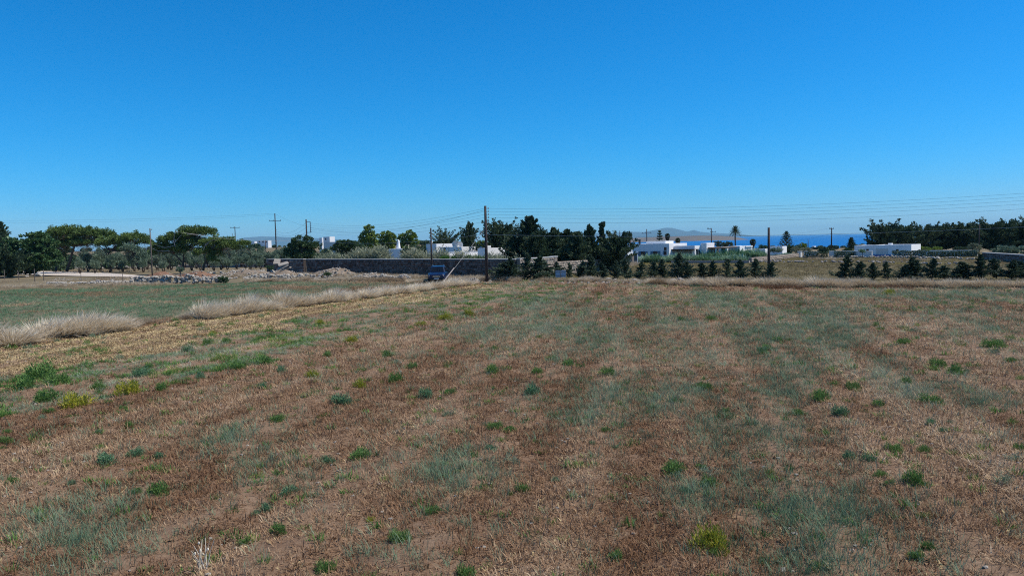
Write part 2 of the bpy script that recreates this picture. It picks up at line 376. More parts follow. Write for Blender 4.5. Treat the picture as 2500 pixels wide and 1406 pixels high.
ridge('mountain_range_right', [(2190, 566), (2230, 557), (2290, 553), (2350, 551), (2430, 552), (2520, 548), (2640, 556)], 21000, 1500, -16, M['mountain'], 9)

# ------------------------------------------------------------------ plant builders
def unit(v): return v / np.maximum(np.linalg.norm(v, axis=-1, keepdims=True), 1e-9)
def leaves(name, C, Dr, L, W, rng, tri=False):
    """one small diamond (or blade) per centre, long axis Dr"""
    n = len(C); Dr = unit(Dr); R = rng.normal(size=(n, 3)); S = unit(np.cross(Dr, R))
    L = np.broadcast_to(L, n)[:, None]; W = np.broadcast_to(W, n)[:, None]
    Nn = np.cross(Dr, S)
    a = C - Dr * L / 2; b = C + S * W / 2 + Nn * L * 0.08; c = C + Dr * L / 2; d = C - S * W / 2 + Nn * L * 0.08
    V = np.stack([a, b, c, d], 1).reshape(-1, 3)
    return np_mesh(name, V, np.arange(4 * n).reshape(-1, 4))
def ball(rng, n):
    v = rng.normal(size=(n, 3)); v = unit(v) * rng.random((n, 1)) ** (1 / 3); return v

def conifer_meshes(seed, h, w, nb, elev=(20, 55), tuft=0.22, leaf=0.16, per=9, prof=None, trunk_r=0.05, lean=(0, 0), bare=0.06, steps=5, gap=0.15):
    """tapered trunk with ascending, uneven limbs that carry sprays of scale leaves"""
    rng = np.random.default_rng(seed); rd = random.Random(seed)
    prof = prof or (lambda t: (1 - t) ** 0.75 * min(1, 0.55 + 3 * t))
    tm = MB(); pts = [(lean[0] * (i / 6) ** 1.5 + rd.uniform(-.02, .02) * h * (i > 0), lean[1] * (i / 6) ** 1.5 + rd.uniform(-.02, .02) * h * (i > 0), h * 0.96 * i / 6) for i in range(7)]
    tm.tube(pts, [trunk_r * (1.05 - 0.95 * i / 6) for i in range(7)], 6)
    def axis(t):
        f = t * 6; i = min(int(f), 5); f -= i
        return np.array(pts[i]) * (1 - f) + np.array(pts[i + 1]) * f
    C = []; Dv = []; azs = [rd.uniform(0, 6.28) for _ in range(4)]
    hole = [(rd.uniform(0, 6.28), rd.uniform(.1, .8)) for _ in range(3)]
    for b in range(nb):
        t = bare + (1 - bare) * (b + rd.random()) / nb
        az = b * 2.4 + rd.uniform(-.7, .7)
        ln = w / 2 * prof(t) * rd.uniform(.55, 1.2)
        if rd.random() < gap: ln *= 0.5
        el = math.radians(rd.uniform(*elev) + 25 * t)
        p0 = axis(t); d = np.array([math.cos(az) * math.cos(el), math.sin(az) * math.cos(el), math.sin(el)])
        end = p0 + d * ln + np.array([0, 0, ln * 0.12])
        if ln > 0.5: tm.tube([p0, p0 + d * ln * .5, end], [trunk_r * .45 * (1.1 - t), trunk_r * .3 * (1.1 - t), trunk_r * .12], 4, False)
        for k in range(steps):
            s = 0.25 + 0.78 * k / (steps - 1) if steps > 1 else 1
            c = p0 + (end - p0) * s; nn = int(per * (1.2 - 0.3 * s))
            off = ball(rng, nn) * np.array([1, 1, .8]) * tuft * (1.15 - .45 * s) * (0.6 + .7 * rd.random()) * min(1, .3 + .9 * ln / (w / 2))
            C.append(c + off); Dv.append(d * .9 + off / tuft * .55 + np.array([0, 0, .35]) + rng.normal(size=(nn, 3)) * .35)
    nt = per * 3; z = rng.random(nt)                         # leader
    C.append(np.stack([pts[-1][0] + rng.normal(size=nt) * tuft * .22, pts[-1][1] + rng.normal(size=nt) * tuft * .22, h * (.86 + .14 * z)], 1)); Dv.append(np.array([0, 0, 1.]) + rng.normal(size=(nt, 3)) * .4)
    C = np.concatenate(C); Dv = np.concatenate(Dv); C[:, 2] = np.maximum(C[:, 2], 0.03)
    n = len(C)
    return tm.mesh('trunk', True), leaves('crown', C, Dv, leaf * rng.uniform(.6, 1.3, n), leaf * .5 * rng.uniform(.6, 1.3, n), rng)

def blob_crown(rng, blobs, clump=0.5, leaf=0.2, per=70, dens=1.0, flat=False, wid=0.5):
    """blobs: (x, y, z, rx, ry, rz); foliage sits in many uneven clumps on and in them"""
    C = []; Dv = []
    for (x, y, z, rx, ry, rz) in blobs:
        area = (rx * ry + rx * rz + ry * rz) / (clump ** 2)
        k = max(4, int(area * 1.35 * dens))
        u = unit(rng.normal(size=(k, 3)))
        if flat: u[:, 2] = np.where(u[:, 2] < -.2, np.abs(u[:, 2]) * .6, u[:, 2])
        rad = rng.uniform(.55, 1.02, (k, 1))
        cc = np.array([x, y, z]) + u * rad * np.array([rx, ry, rz])
        for c, uu in zip(cc, u):
            s = clump * rng.uniform(.5, 1.25); nn = int(per * s / clump)
            o = ball(rng, nn) * s * np.array([1, 1, .75])
            C.append(c + o); Dv.append(uu * .6 + o / s * .9 + np.array([0, 0, .25]) + rng.normal(size=(nn, 3)) * .5)
    C = np.concatenate(C); Dv = np.concatenate(Dv); C[:, 2] = np.maximum(C[:, 2], .03); n = len(C)
    return leaves('crown', C, Dv, leaf * rng.uniform(.6, 1.35, n), leaf * wid * rng.uniform(.7, 1.3, n), rng)

def put_tree(name, label, cat, loc, tm, cm, lm, bm=None, scale=(1, 1, 1), rz=0.0, group=None):
    o = thing(name, label, cat, loc, rz, group); o.scale = scale
    if tm is not None: link('trunk', tm, bm or M['bark'], o)
    if cm is not None: link('crown', cm, lm, o)
    return o
def base_at(px, Y):
    z = 0.0; x = X(px, Y, z)
    for _ in range(2): z = Tz(x, Y); x = X(px, Y, z)
    return Vector((x, Y, z - 0.03))
def height_to(px, py_top, Y): 
    p = D(px, py_top, Y); return p.z - Tz(p.x, Y)
ORD = ['first', 'second', 'third', 'fourth', 'fifth', 'sixth', 'seventh', 'eighth', 'ninth', 'tenth', 'eleventh', 'twelfth', 'thirteenth', 'fourteenth', 'fifteenth', 'sixteenth', 'seventeenth', 'eighteenth', 'nineteenth', 'twentieth', 'twenty-first', 'twenty-second', 'twenty-third', 'twenty-fourth', 'twenty-fifth', 'twenty-sixth', 'twenty-seventh', 'twenty-eighth', 'twenty-ninth', 'thirtieth', 'thirty-first', 'thirty-second', 'thirty-third', 'thirty-fourth', 'thirty-fifth', 'thirty-sixth', 'thirty-seventh', 'thirty-eighth', 'thirty-ninth', 'fortieth', 'forty-first', 'forty-second', 'forty-third', 'forty-fourth', 'forty-fifth']

# ---- young cypresses in the row behind the right-hand grass strip
sapf = lambda t: max(.12, (1 - t) ** 0.8 * min(1, .75 + 1.2 * t))
SAPW = [1.7, 2.1, 1.5, 2.3, 1.9, 1.7, 2.2, 1.6, 2.0, 1.8, 2.4, 1.5]
sap = [conifer_meshes(100 + i, 2.0, w, 40 + (i * 7) % 22, (-12, 34), .20, .15, 12, sapf, .035, (((i * 5) % 7 - 3) * .09, ((i * 3) % 5 - 2) * .05), .06, 5, .25 + .03 * (i % 5)) for i, w in enumerate(SAPW)]
row = [(1226, 642, 686, 46, 1), (1252, 634, 686, 40, 3), (1281, 622, 684, 26, 2), (1310, 630, 684, 46, 5), (1336, 638, 680, 42, 4), (1362, 640, 676, 30, 0), (1391, 644, 678, 22, 2), (1416, 640, 680, 26, 0), (1443, 625, 680, 46, 5), (1475, 642, 679, 24, 2), (1503, 638, 681, 30, 4),
       (1531, 636, 684, 40, 3), (1562, 641, 682, 34, 0), (1594, 640, 678, 36, 1), (1617, 635, 677, 30, 4), (1655, 621, 682, 38, 2), (1681, 639, 682, 38, 5), (1718, 644, 679, 42, 3), (1741, 639, 679, 30, 0), (1774, 635, 679, 33, 5), (1808, 636, 682, 31, 1), (1844, 633, 680, 40, 4), (1878, 642, 680, 30, 2),
       (2060, 628, 683, 46, 5), (2095, 640, 684, 42, 3), (2131, 643, 682, 34, 1), (2167, 641, 682, 27, 2), (2203, 647, 682, 34, 4), (2236, 631, 681, 52, 3), (2274, 633, 681, 42, 0), (2306, 649, 682, 42, 1), (2350, 641, 681, 54, 3), (2392, 624, 681, 44, 5), (2432, 634, 680, 46, 1), (2470, 637, 681, 48, 3), (2502, 639, 680, 42, 4)]
nl = sum(1 for r in row if r[0] < 1369); nm = sum(1 for r in row if r[0] < 1877)
for i, (px, top, bot, wd, k) in enumerate(row):
    k = (k + 5 * i) % 12
    g = G(px, bot); Y = g.y; h = D(px, top, Y).z; w = wd * Y / F * (1.3 if i < 5 else 1.0)
    if px < 1369: lb = 'young dark cypress, %s to the left of the square grey sign' % ORD[nl - 1 - i]
    elif px < 1877: lb = 'young dark cypress, %s to the right of the square grey sign' % ORD[i - nl]
    elif px < 2000: lb = 'small young cypress growing against the thick dark pole in the pasture'
    else: lb = 'young dark cypress, %s from the left in the right-hand group of the row' % ORD[i - nm - 1]
    put_tree('young_cypress', lb, 'tree', (g.x, g.y, -0.05), sap[k][0], sap[k][1], M['sapling'], None, (w / SAPW[k] * 1.85, w / SAPW[k] * 1.6, h / 2.0 * 1.08), i * 1.7, 'young cypresses in a row behind the dry grass')

# ---- tall dark cypresses behind the stone wall (centre) and around the white house (right)
gC = 'dark cypresses behind the end of the stone wall'
def big(px, top, Y, w_px, seed, label, name='dark_cypress', elev=(15, 50), nb=95, prof=None, tuft=.5, leaf=.34, per=16, lm='cypress', bare=.03, lean=(0, 0), group=None, gap=.15, steps=6):
    b = base_at(px, Y); h = height_to(px, top, Y); w = w_px * Y / F * (1.75 if group == gC else 1.15)
    if prof is bushy: h *= .80 if group == gC else .74; per = 22; leaf *= 1.1
    if group == gC: elev = (0, 40); nb = int(nb * 1.5); gap = .4; per = 15
    t, c = conifer_meshes(seed, h, w, nb, elev, tuft, leaf, per, prof, .035 * h, lean, bare, steps, gap)
    return put_tree(name, label, 'tree', b, t, c, M[lm], None, (1, 1, 1), 0, group)
bushy = lambda t: math.sqrt(max(0, 1 - (t - .35) ** 2 / .46))
full = lambda t: (1 - t) ** 0.8 * min(1, .8 + t) + .06
column = lambda t: min(1, (1 - t) * 2.2) ** .7
big(1148, 541, 118, 62, 11, 'tall dark columnar cypress among the white walls, with several pointed tops', 'columnar_cypress', (48, 76), 240, lambda t: min(1, (1 - t) * 1.8) ** .8 * (1 + .22 * math.sin(t * 19)), .34, .3, 18, gap=.2)
big(1130, 572, 117, 22, 12, 'short dark columnar cypress at the left foot of the tall columnar one', 'columnar_cypress', (55, 80), 60, column, .3, .28, 12)
big(1216, 543, 112, 78, 13, 'broad dark cypress just right of the tall power pole, crown swept to the right', elev=(5, 40), prof=bushy, lean=(.8, 0), group=gC, nb=110)
big(1290, 529, 101, 62, 14, 'highest dark cypress of the clump, with a crooked bare-sided top', prof=lambda t: (1 - t) ** .9 * 1.25 + .12, lean=(.5, 0), group=gC, nb=115, elev=(5, 45))
big(1262, 575, 103, 56, 15, 'low dark cypress between the broad swept one and the highest one', prof=bushy, group=gC)
big(1318, 566, 98, 70, 16, 'wide dark cypress directly right of the highest one in the clump', prof=full, group=gC, nb=110)
big(1352, 555, 99, 52, 17, 'pointed dark cypress, second to the right of the highest one', prof=full, group=gC)
big(1385, 560, 101, 60, 18, 'dark cypress with two small peaks in the middle of the clump', prof=full, group=gC)
big(1412, 566, 98, 56, 19, 'dark cypress, second left of the sharpest spire in the clump', prof=full, group=gC)
big(1441, 547, 100, 54, 20, 'dark cypress ending in the sharpest spire of the clump', prof=lambda t: (1 - t) ** .8 * min(1, .75 + t), group=gC)
big(1472, 542, 101, 52, 21, 'dark cypress topped by a thin nearly leafless leader', prof=lambda t: ((1 - t / .72) ** .6 if t < .7 else .13), group=gC, nb=80)
big(1497, 572, 98, 58, 22, 'low dark cypress at the right end of the clump, reaching towards the villa', prof=bushy, group=gC, nb=100, lean=(.7, 0))
gR = 'dark trees behind the white garage house'
big(2162, 553, 165, 92, 31, 'dark conifer over the left part of the white garage house', 'dark_conifer', (0, 35), 120, bushy, .6, .42, 16, bare=.05, group=gR)
big(2205, 550, 166, 74, 32, 'dark conifer with the roundest top behind the white garage house', 'dark_conifer', (0, 35), 110, bushy, .6, .42, 16, bare=.05, group=gR)
big(2255, 557, 168, 80, 33, 'thinner dark conifer just past the right end of the garage house', 'dark_conifer', (0, 40), 80, bushy, .5, .40, 13, bare=.05, group=gR, gap=.3)
big(2300, 556, 170, 76, 34, 'dark conifer above the long hedge, left of the one by the far pole', 'dark_conifer', (0, 35), 90, bushy, .55, .42, 15, bare=.05, group=gR)
big(2352, 552, 168, 96, 35, 'wide dark conifer touching the far pole on its left', 'dark_conifer', (0, 30), 130, bushy, .6, .42, 16, bare=.05, group=gR)
big(2430, 540, 150, 100, 36, 'tallest dark conifer at the right, with ragged wind-blown top', 'dark_conifer', (0, 30), 150, bushy, .65, .42, 16, bare=.05, group=gR, gap=.25)
big(2492, 545, 150, 96, 37, 'dark conifer cut by the right edge of the photo', 'dark_conifer', (0, 30), 140, bushy, .65, .42, 16, bare=.05, group=gR)
big(1090, 586, 150, 60, 38, 'flat-topped dark conifer above the roof of the central white house', 'dark_conifer', (0, 20), 60, lambda t: .35 + .75 * (t > .55), .5, .36, 14, bare=.45)
big(10, 538, 150, 74, 39, 'tall dark conifer at the left edge, behind the broad-leaved tree', 'dark_conifer', (5, 40), 110, full, .6, .42, 16)
big(20, 620, 128, 110, 40, 'low dark evergreen in the shade at the left edge of the photo', 'dark_conifer', (0, 25), 110, bushy, .6, .4, 16)

# ---- Norfolk-type pines with whorled tiers near the shore
def norfolk(px, top, Y, w_px, tiers, seed, label):
    rng = np.random.default_rng(seed); b = base_at(px, Y); h = height_to(px, top, Y); w = w_px * Y / F
    tm = MB(); tm.tube([(0, 0, 0), (0, 0, h * .5), (0, 0, h)], [.12, .09, .03], 6); C = []; Dv = []
    for i in range(tiers):
        t = .22 + .76 * i / (tiers - 1); ln = w / 2 * (1 - t) ** .8 * 1.3 + .12
        for k in range(7):
            a = k * .9 + i * .5; d = np.array([math.cos(a), math.sin(a), .22]); p0 = np.array([0, 0, h * t])
            tm.tube([p0, p0 + d * ln], [.03, .015], 3, False)
            nn = 26; s = rng.uniform(.15, 1, nn)
            C.append(p0 + d * ln * s[:, None] + rng.normal(size=(nn, 3)) * np.array([.1, .1, .07]) + np.array([0, 0, .18]) * (s ** 2)[:, None]); Dv.append(d + np.array([0, 0, .5]) + rng.normal(size=(nn, 3)) * .4)
    C = np.concatenate(C); n = len(C)
    put_tree('norfolk_pine', label, 'tree', b, tm.mesh('trunk'), leaves('crown', C, np.concatenate(Dv), .34, .14, rng), M['cypress'], group='tiered pines near the sea')
norfolk(1920, 566, 190, 34, 9, 51, 'large tiered pine in front of the sea, right of the thick dark pole')
norfolk(2078, 582, 180, 20, 8, 52, 'small slim tiered pine just left of the garage house')
norfolk(1611, 565, 185, 24, 8, 53, 'thin tiered pine between the two fan palms behind the villa')

# ---- palms
def palm(px, top, Y, crown_px, seed, label, kind):
    rng = np.random.default_rng(seed); rd = random.Random(seed); b = base_at(px, Y); r = crown_px * Y / F / 2
    h = height_to(px, top, Y) - r * (.85 if kind == 'date' else .6)
    o = thing(kind + '_palm', label, 'palm tree', b)
    tm = MB(); tm.tube([(0, 0, 0), (.05, 0, h * .3), (.0, .03, h * .7), (0, 0, h)], [.26, .19, .17, .2] if kind == 'date' else [.3, .24, .24, .3], 8); tm.build('trunk', M['bark'], o, sm=True)
    C = []; Dv = []; L = []; rm = MB()
    nf = 44 if kind == 'date' else 34
    for i in range(nf):
        az = i * 2.4 + rd.uniform(-.2, .2); el = math.radians(85 - 115 * (i + .5) / nf)
        if kind == 'date':
            d = np.array([math.cos(az) * math.cos(el), math.sin(az) * math.cos(el), math.sin(el)])
            side = np.array([-math.sin(az), math.cos(az), 0]); pts = []
            for s in np.linspace(0, 1, 9): pts.append(np.array([0, 0, h]) + d * r * 1.05 * s + np.array([0, 0, -.45 * r * s * s * max(.3, math.cos(el))]))
            rm.tube(pts, [.025 - .018 * q / 8 for q in range(9)], 3, False)
            for s in np.linspace(.12, 1, 20):
                f = s * 8; q = min(int(f), 7); p = pts[q] + (pts[q + 1] - pts[q]) * (f - q); td = unit(pts[q + 1] - pts[q])
                for sg in (-1, 1):
                    ld = td * .8 + side * sg * .7 + np.array([0, 0, -.15]); ll = .42 * r * (.5 + math.sin(math.pi * min(1, s * .85 + .1)) * .5) * .6
                    C.append(p + ld * ll * .5); Dv.append(ld); L.append(ll)
        else:
            d = np.array([math.cos(az) * math.cos(el), math.sin(az) * math.cos(el), math.sin(el)]); p = np.array([0, 0, h]) + d * r * .5
            rm.tube([np.array([0, 0, h]), p], [.02, .012], 3, False); side = np.array([-math.sin(az), math.cos(az), 0]); upv = np.cross(d, side)
            for q in range(13):
                a2 = math.radians(-110 + 220 * q / 12); ld = d * math.cos(a2 * .6) + side * math.sin(a2 * .6) + np.array([0, 0, -.2]); ll = r * .55
                C.append(p + unit(ld) * ll * .5); Dv.append(ld); L.append(ll)
    C = np.array(C); Dv = np.array(Dv); L = np.array(L)
    cm = leaves('fronds', C, Dv, L, .06 if kind == 'date' else .09, rng); link('fronds', cm, M['palm'], o); rm.build('frond_stalks', M['palm'], o)
    if kind == 'fan':
        n = 260; z = rng.random(n); a = rng.random(n) * 6.28; rr = .3 + .25 * r * z
        link('dead_leaf_skirt', leaves('skirt', np.stack([rr * np.cos(a), rr * np.sin(a), h - .1 - (1 - z) * r * .9], 1), np.stack([np.cos(a) * .3, np.sin(a) * .3, -np.ones(n)], 1), .6, .12, rng), M['palm_dead'], o)
palm(1795, 552, 195, 28, 61, 'tall date palm standing alone against the sea and sky', 'date')
palm(1538, 570, 185, 15, 62, 'fan palm behind the left end of the villa roof', 'fan')
palm(1630, 572, 185, 15, 63, 'fan palm right of the thin tiered pine behind the villa', 'fan')
palm(1838, 586, 185, 18, 64, 'short stout palm left of the thick dark pole, before the sea', 'fan')
palm(1655, 583, 180, 15, 65, 'low palm crown showing just above the villa roof', 'fan')

# ---- wind-shaped pines on the left
def pine(px, Y, base_py, blobs, limbs, seed, label, lm='pine', clump=.55, leaf=.3, per=55, dead=None, name='windswept_pine', tr=.22):
    """blobs and limbs are given as photo positions and read at this tree's own distance and size"""
    rng = np.random.default_rng(seed); s = Y / F; b = base_at(px, Y); by = hor(px) + (CAM_H - b.z) * F / Y
    o = thing(name, label, 'tree', b); rd = random.Random(seed)
    B = [((x - px) * s, dy, (by - y - ry * .6) * s, rx * s * 1.08, rx * s * .9, ry * s * 1.95) for (x, y, rx, ry, dy) in blobs]
    link('crown', blob_crown(rng, B, clump, leaf, per, 1.5, True, .4), M[lm], o)
    U = [(x, y, z - rz * .75, rx * .8, ry * .8, rz * .5) for (x, y, z, rx, ry, rz) in B]
    link('twigs', blob_crown(rng, U, clump * 1.1, leaf * 1.2, 24, .7, False, .12), M['deadtwig'], o)['kind'] = 'stuff'
    tm = MB()
    for i, path in enumerate(limbs):
        P = [Vector(((x - px) * s, dy, (by - y) * s)) for (x, y, dy) in path]
        r = tr if i == 0 else tr * .55
        tm.tube(P, [r * (1 - .55 * k / (len(P) - 1)) for k in range(len(P))], 7)
    for (x, y, z, rx, ry, rz) in B:                          # small limbs into each foliage pad
        for k in range(5):
            st = limbs[0][-1]; p0 = Vector(((st[0] - px) * s, st[2], (by - st[1]) * s))
            p1 = Vector((x + rd.uniform(-.7, .7) * rx, y + rd.uniform(-.7, .7) * ry, z + rd.uniform(-.2, .5) * rz))
            mid = (p0 + p1) / 2 + Vector((0, 0, -.25)); tm.tube([p0, mid, p1], [.09, .06, .025], 4, False)
    tm.build('trunk', M['bark'], o, sm=True)
    if dead:
        dm = MB()
        for path in dead:
            P = [Vector(((x - px) * s, dy, (by - y) * s)) for (x, y, dy) in path]; dm.tube(P, [.07 - .045 * k / (len(P) - 1) for k in range(len(P))], 4)
        dm.build('bare_branch', M['grey_bark'], o)
    return o
pine(163, 148, 660, [(168, 562, 40, 9, 0), (150, 575, 30, 12, -.8), (200, 572, 38, 12, .6), (228, 566, 32, 9, -.4), (172, 590, 38, 11, .9), (215, 590, 30, 8, -.6), (262, 576, 26, 10, .2)],
     [[(163, 662, 0), (172, 640, 0), (178, 618, .1), (186, 602, 0)], [(186, 602, 0), (170, 585, -.3), (152, 572, -.6)], [(186, 602, 0), (210, 585, .2), (235, 570, 0)]], 71, 'largest wind-shaped pine, its leaning trunk beside the pale track', tr=.3)
pine(136, 150, 660, [(142, 600, 26, 12, 0), (138, 618, 20, 10, .5)], [[(136, 662, 0), (140, 645, 0), (146, 625, 0)]], 72, 'short dark pine with thick trunk left of the largest wind-shaped pine')
pine(272, 146, 660, [(262, 590, 28, 12, .4), (300, 586, 32, 10, 0), (335, 578, 32, 8, -.3), (352, 590, 22, 8, .2), (318, 604, 24, 9, -.6)],
     [[(272, 662, 0), (270, 640, 0), (264, 625, 0), (272, 612, 0)], [(270, 636, 0), (258, 612, 0), (240, 592, 0)], [(272, 612, 0), (298, 598, 0), (330, 588, 0)]], 73, 'wind-shaped pine with curved trunk, crown stretched to the right towards a pole')
pine(448, 128, 655, [(472, 564, 36, 9, 0), (505, 566, 26, 9, .4), (432, 580, 34, 11, -.5), (470, 588, 40, 11, .4), (405, 598, 26, 12, -.3), (440, 606, 24, 10, -.9), (386, 610, 16, 9, .3)],
     [[(448, 660, 0), (448, 645, 0), (450, 630, 0), (452, 615, 0)], [(446, 640, 0), (432, 622, -.2), (408, 606, -.3)], [(452, 615, 0), (462, 598, 0), (485, 578, 0)]], 74, 'wind-shaped pine with pale dead limbs, left of the crossarm poles',
     dead=[[(444, 604, -2), (442, 588, -2.2), (446, 566, -2.2), (470, 570, -2.3), (524, 578, -2.2)], [(440, 600, -2.1), (420, 604, -2.2), (396, 596, -2.3)], [(446, 590, -2.2), (462, 574, -2.3)], [(430, 612, -2), (405, 612, -2.2), (388, 604, -2.2)]])
pine(496, 126, 655, [(520, 590, 28, 9, 0), (545, 588, 30, 10, .3), (560, 600, 24, 8, -.3), (592, 594, 20, 9, .2), (503, 612, 22, 12, -.6), (530, 614, 18, 10, .2), (524, 630, 12, 8, -.4)],
     [[(496, 660, 0), (500, 645, 0), (508, 630, 0), (520, 612, 0)], [(508, 630, 0), (530, 604, -.2), (560, 598, 0), (592, 598, 0)]], 75, 'low wind-shaped pine leaning right over the olive trees',
     dead=[[(508, 612, -1.6), (516, 596, -1.8), (530, 588, -1.8), (545, 587, -1.8)], [(514, 600, -1.7), (524, 594, -1.8)]])
pine(340, 140, 655, [(318, 604, 20, 9, 0), (338, 614, 18, 8, .2), (350, 628, 16, 10, -.3)], [[(340, 658, 0), (334, 640, 0), (328, 624, 0), (322, 612, 0)]], 76, 'small grey-green twisted pine just left of the leftmost pole', lm='olive')

# ---- broad-leaved trees
def broad(px, Y, base_py, blobs, seed, label, lm, name, leaf=.3, clump=.5, per=45, wid=.75, tr=.12, cat='tree', group=None, dens=1.0):
    rng = np.random.default_rng(seed); rd = random.Random(seed); s = Y / F; b = base_at(px, Y); by = hor(px) + (CAM_H - b.z) * F / Y
    o = thing(name, label, cat, b, 0, group)
    B = [((x - px) * s, dy, (by - y) * s, rx * s, rx * s * .85, ry * s) for (x, y, rx, ry, dy) in blobs]
    link('crown', blob_crown(rng, B, clump, leaf, per, dens, False, wid), M[lm], o)
    tm = MB(); fork = Vector((rd.uniform(-.1, .1), 0, min(q[2] for q in B) * .6 + .05)); tm.tube([(0, 0, 0), fork], [tr, tr * .75], 6)
    for (x, y, z, rx, ry, rz) in B:
        for k in range(3):
            p = Vector((x + rd.uniform(-.6, .6) * rx, y + rd.uniform(-.6, .6) * ry, z + rd.uniform(0, .6) * rz)); tm.tube([fork, (fork + p) / 2 + Vector((0, 0, .2)), p], [tr * .6, tr * .4, tr * .15], 4, False)
    tm.build('trunk', M['bark'], o, sm=True); return o
broad(85, 132, 670, [(85, 590, 40, 24, 0), (60, 610, 40, 26, -.6), (110, 605, 34, 28, .3), (45, 635, 38, 22, .4), (95, 635, 42, 24, -.9), (135, 632, 22, 20, 0), (25, 600, 24, 22, .5), (68, 655, 36, 12, 0)], 81, 'big broad-leaved dark green tree beside the start of the track', 'fig', 'broadleaf_tree', .42, .6, 42, .8, .2)
gP = 'yellow-green trees behind the reeds'
broad(906, 165, 640, [(906, 560, 13, 12, 0), (900, 577, 17, 14, .3), (914, 580, 16, 14, -.4), (906, 598, 20, 14, 0), (884, 586, 9, 10, 0)], 82, 'tallest yellow-green tree, left of the white cone chimney', 'poplar', 'leafy_tree', .34, .5, 45, .7, .16, group=gP)
broad(946, 168, 640, [(946, 572, 12, 10, 0), (938, 584, 14, 12, .3), (958, 582, 14, 14, -.3), (948, 598, 20, 12, 0)], 83, 'yellow-green tree directly above the white cone chimney', 'poplar', 'leafy_tree', .34, .5, 45, .7, .15, group=gP)
broad(1000, 166, 640, [(1004, 572, 16, 11, 0), (986, 582, 14, 12, .3), (1012, 584, 14, 14, -.3), (996, 598, 22, 14, 0)], 84, 'yellow-green rounded tree right of the white cone chimney', 'poplar', 'leafy_tree', .34, .5, 45, .7, .15, group=gP)
broad(736, 128, 650, [(742, 590, 26, 16, 0), (722, 602, 24, 16, .5), (756, 606, 24, 18, -.4), (738, 622, 36, 14, 0), (710, 618, 18, 14, .3), (775, 600, 14, 10, 0)], 85, 'dense dark green bushy tree behind the pole with the metal bracket', 'shrub', 'bushy_tree', .3, .5, 50, .6, .15)
broad(850, 140, 640, [(848, 597, 30, 12, 0), (862, 606, 26, 12, .3), (832, 606, 22, 12, -.3), (880, 608, 14, 10, 0)], 86, 'dome-shaped dark green bush behind the reeds', 'shrub', 'domed_bush', .24, .35, 60, .6, .1, 'bush')
broad(1022, 128, 640, [(1010, 606, 20, 10, 0), (1034, 608, 18, 10, .2), (995, 612, 14, 10, 0)], 87, 'low green bush between the cone chimney and the central house', 'shrub', 'low_bush', .22, .35, 50, .5, .08, 'bush')
broad(1176, 135, 640, [(1176, 596, 18, 7, 0), (1190, 600, 14, 6, 0)], 88, 'light green bush behind the roof right of the columnar cypress', 'poplar', 'low_bush', .22, .35, 50, .6, .08, 'bush')
# olives
rd = random.Random(5)
ol = [(215, 632, 30, 22), (245, 628, 36, 26), (300, 640, 26, 20), (328, 636, 24, 24), (385, 636, 28, 24), (418, 632, 30, 26), (468, 640, 26, 22), (555, 640, 26, 18), (578, 634, 26, 20), (600, 630, 30, 22), (625, 630, 30, 22), (648, 626, 28, 22), (668, 626, 30, 26), (690, 618, 36, 26), (545, 622, 30, 16), (640, 612, 30, 14)]
ol += [(195, 640, 26, 18), (232, 642, 26, 18), (270, 636, 30, 24), (350, 640, 28, 22), (400, 645, 24, 18), (440, 636, 28, 22), (490, 640, 26, 20), (522, 642, 26, 18), (540, 636, 28, 20), (612, 640, 24, 16), (636, 640, 24, 16), (660, 640, 22, 14), (590, 618, 30, 16), (615, 616, 30, 14), (480, 622, 30, 18), (360, 622, 30, 18), (290, 622, 32, 18), (410, 620, 30, 16), (680, 636, 26, 16)]
ol += [(205, 618, 34, 18), (240, 614, 36, 18), (325, 614, 36, 20), (385, 612, 34, 18), (450, 614, 34, 18), (510, 616, 32, 16), (560, 612, 32, 16)]
ol.sort()
olm = []
for i in range(4):
    rng = np.random.default_rng(300 + i); B = [(rng.uniform(-.55, .55), rng.uniform(-.5, .5), rng.uniform(1.2, 2.0), .75, .75, .6) for _ in range(5)]
    tm = MB(); q = random.Random(i)
    for k in range(3):
        a = k * 2.1 + i; tm.tube([(0.08 * math.cos(a), .08 * math.sin(a), 0), (.3 * math.cos(a), .3 * math.sin(a), .6), (.55 * math.cos(a + .4), .55 * math.sin(a + .4), 1.5)], [.12, .09, .03], 5)
    olm.append((tm.mesh('trunk', True), blob_crown(rng, B, .36, .2, 42, 1.0, False, .32)))
for i, (px, cy, w, h) in enumerate(ol):
    Y = 122 + (660 - cy) * .9 + rd.uniform(-2, 2); b = base_at(px, Y); sc = w * Y / F / 2.3; hz = (D(px, cy - h / 2, Y).z - b.z) / 2.45
    t, c = olm[i % 4]
    put_tree('olive_tree', 'grey-green olive tree, %s from the left in the grove behind the pines' % ORD[i], 'tree', b, t, c, M['olive'], None, (sc, sc, max(hz, .5)), i * 1.3, 'olive trees behind the pines')
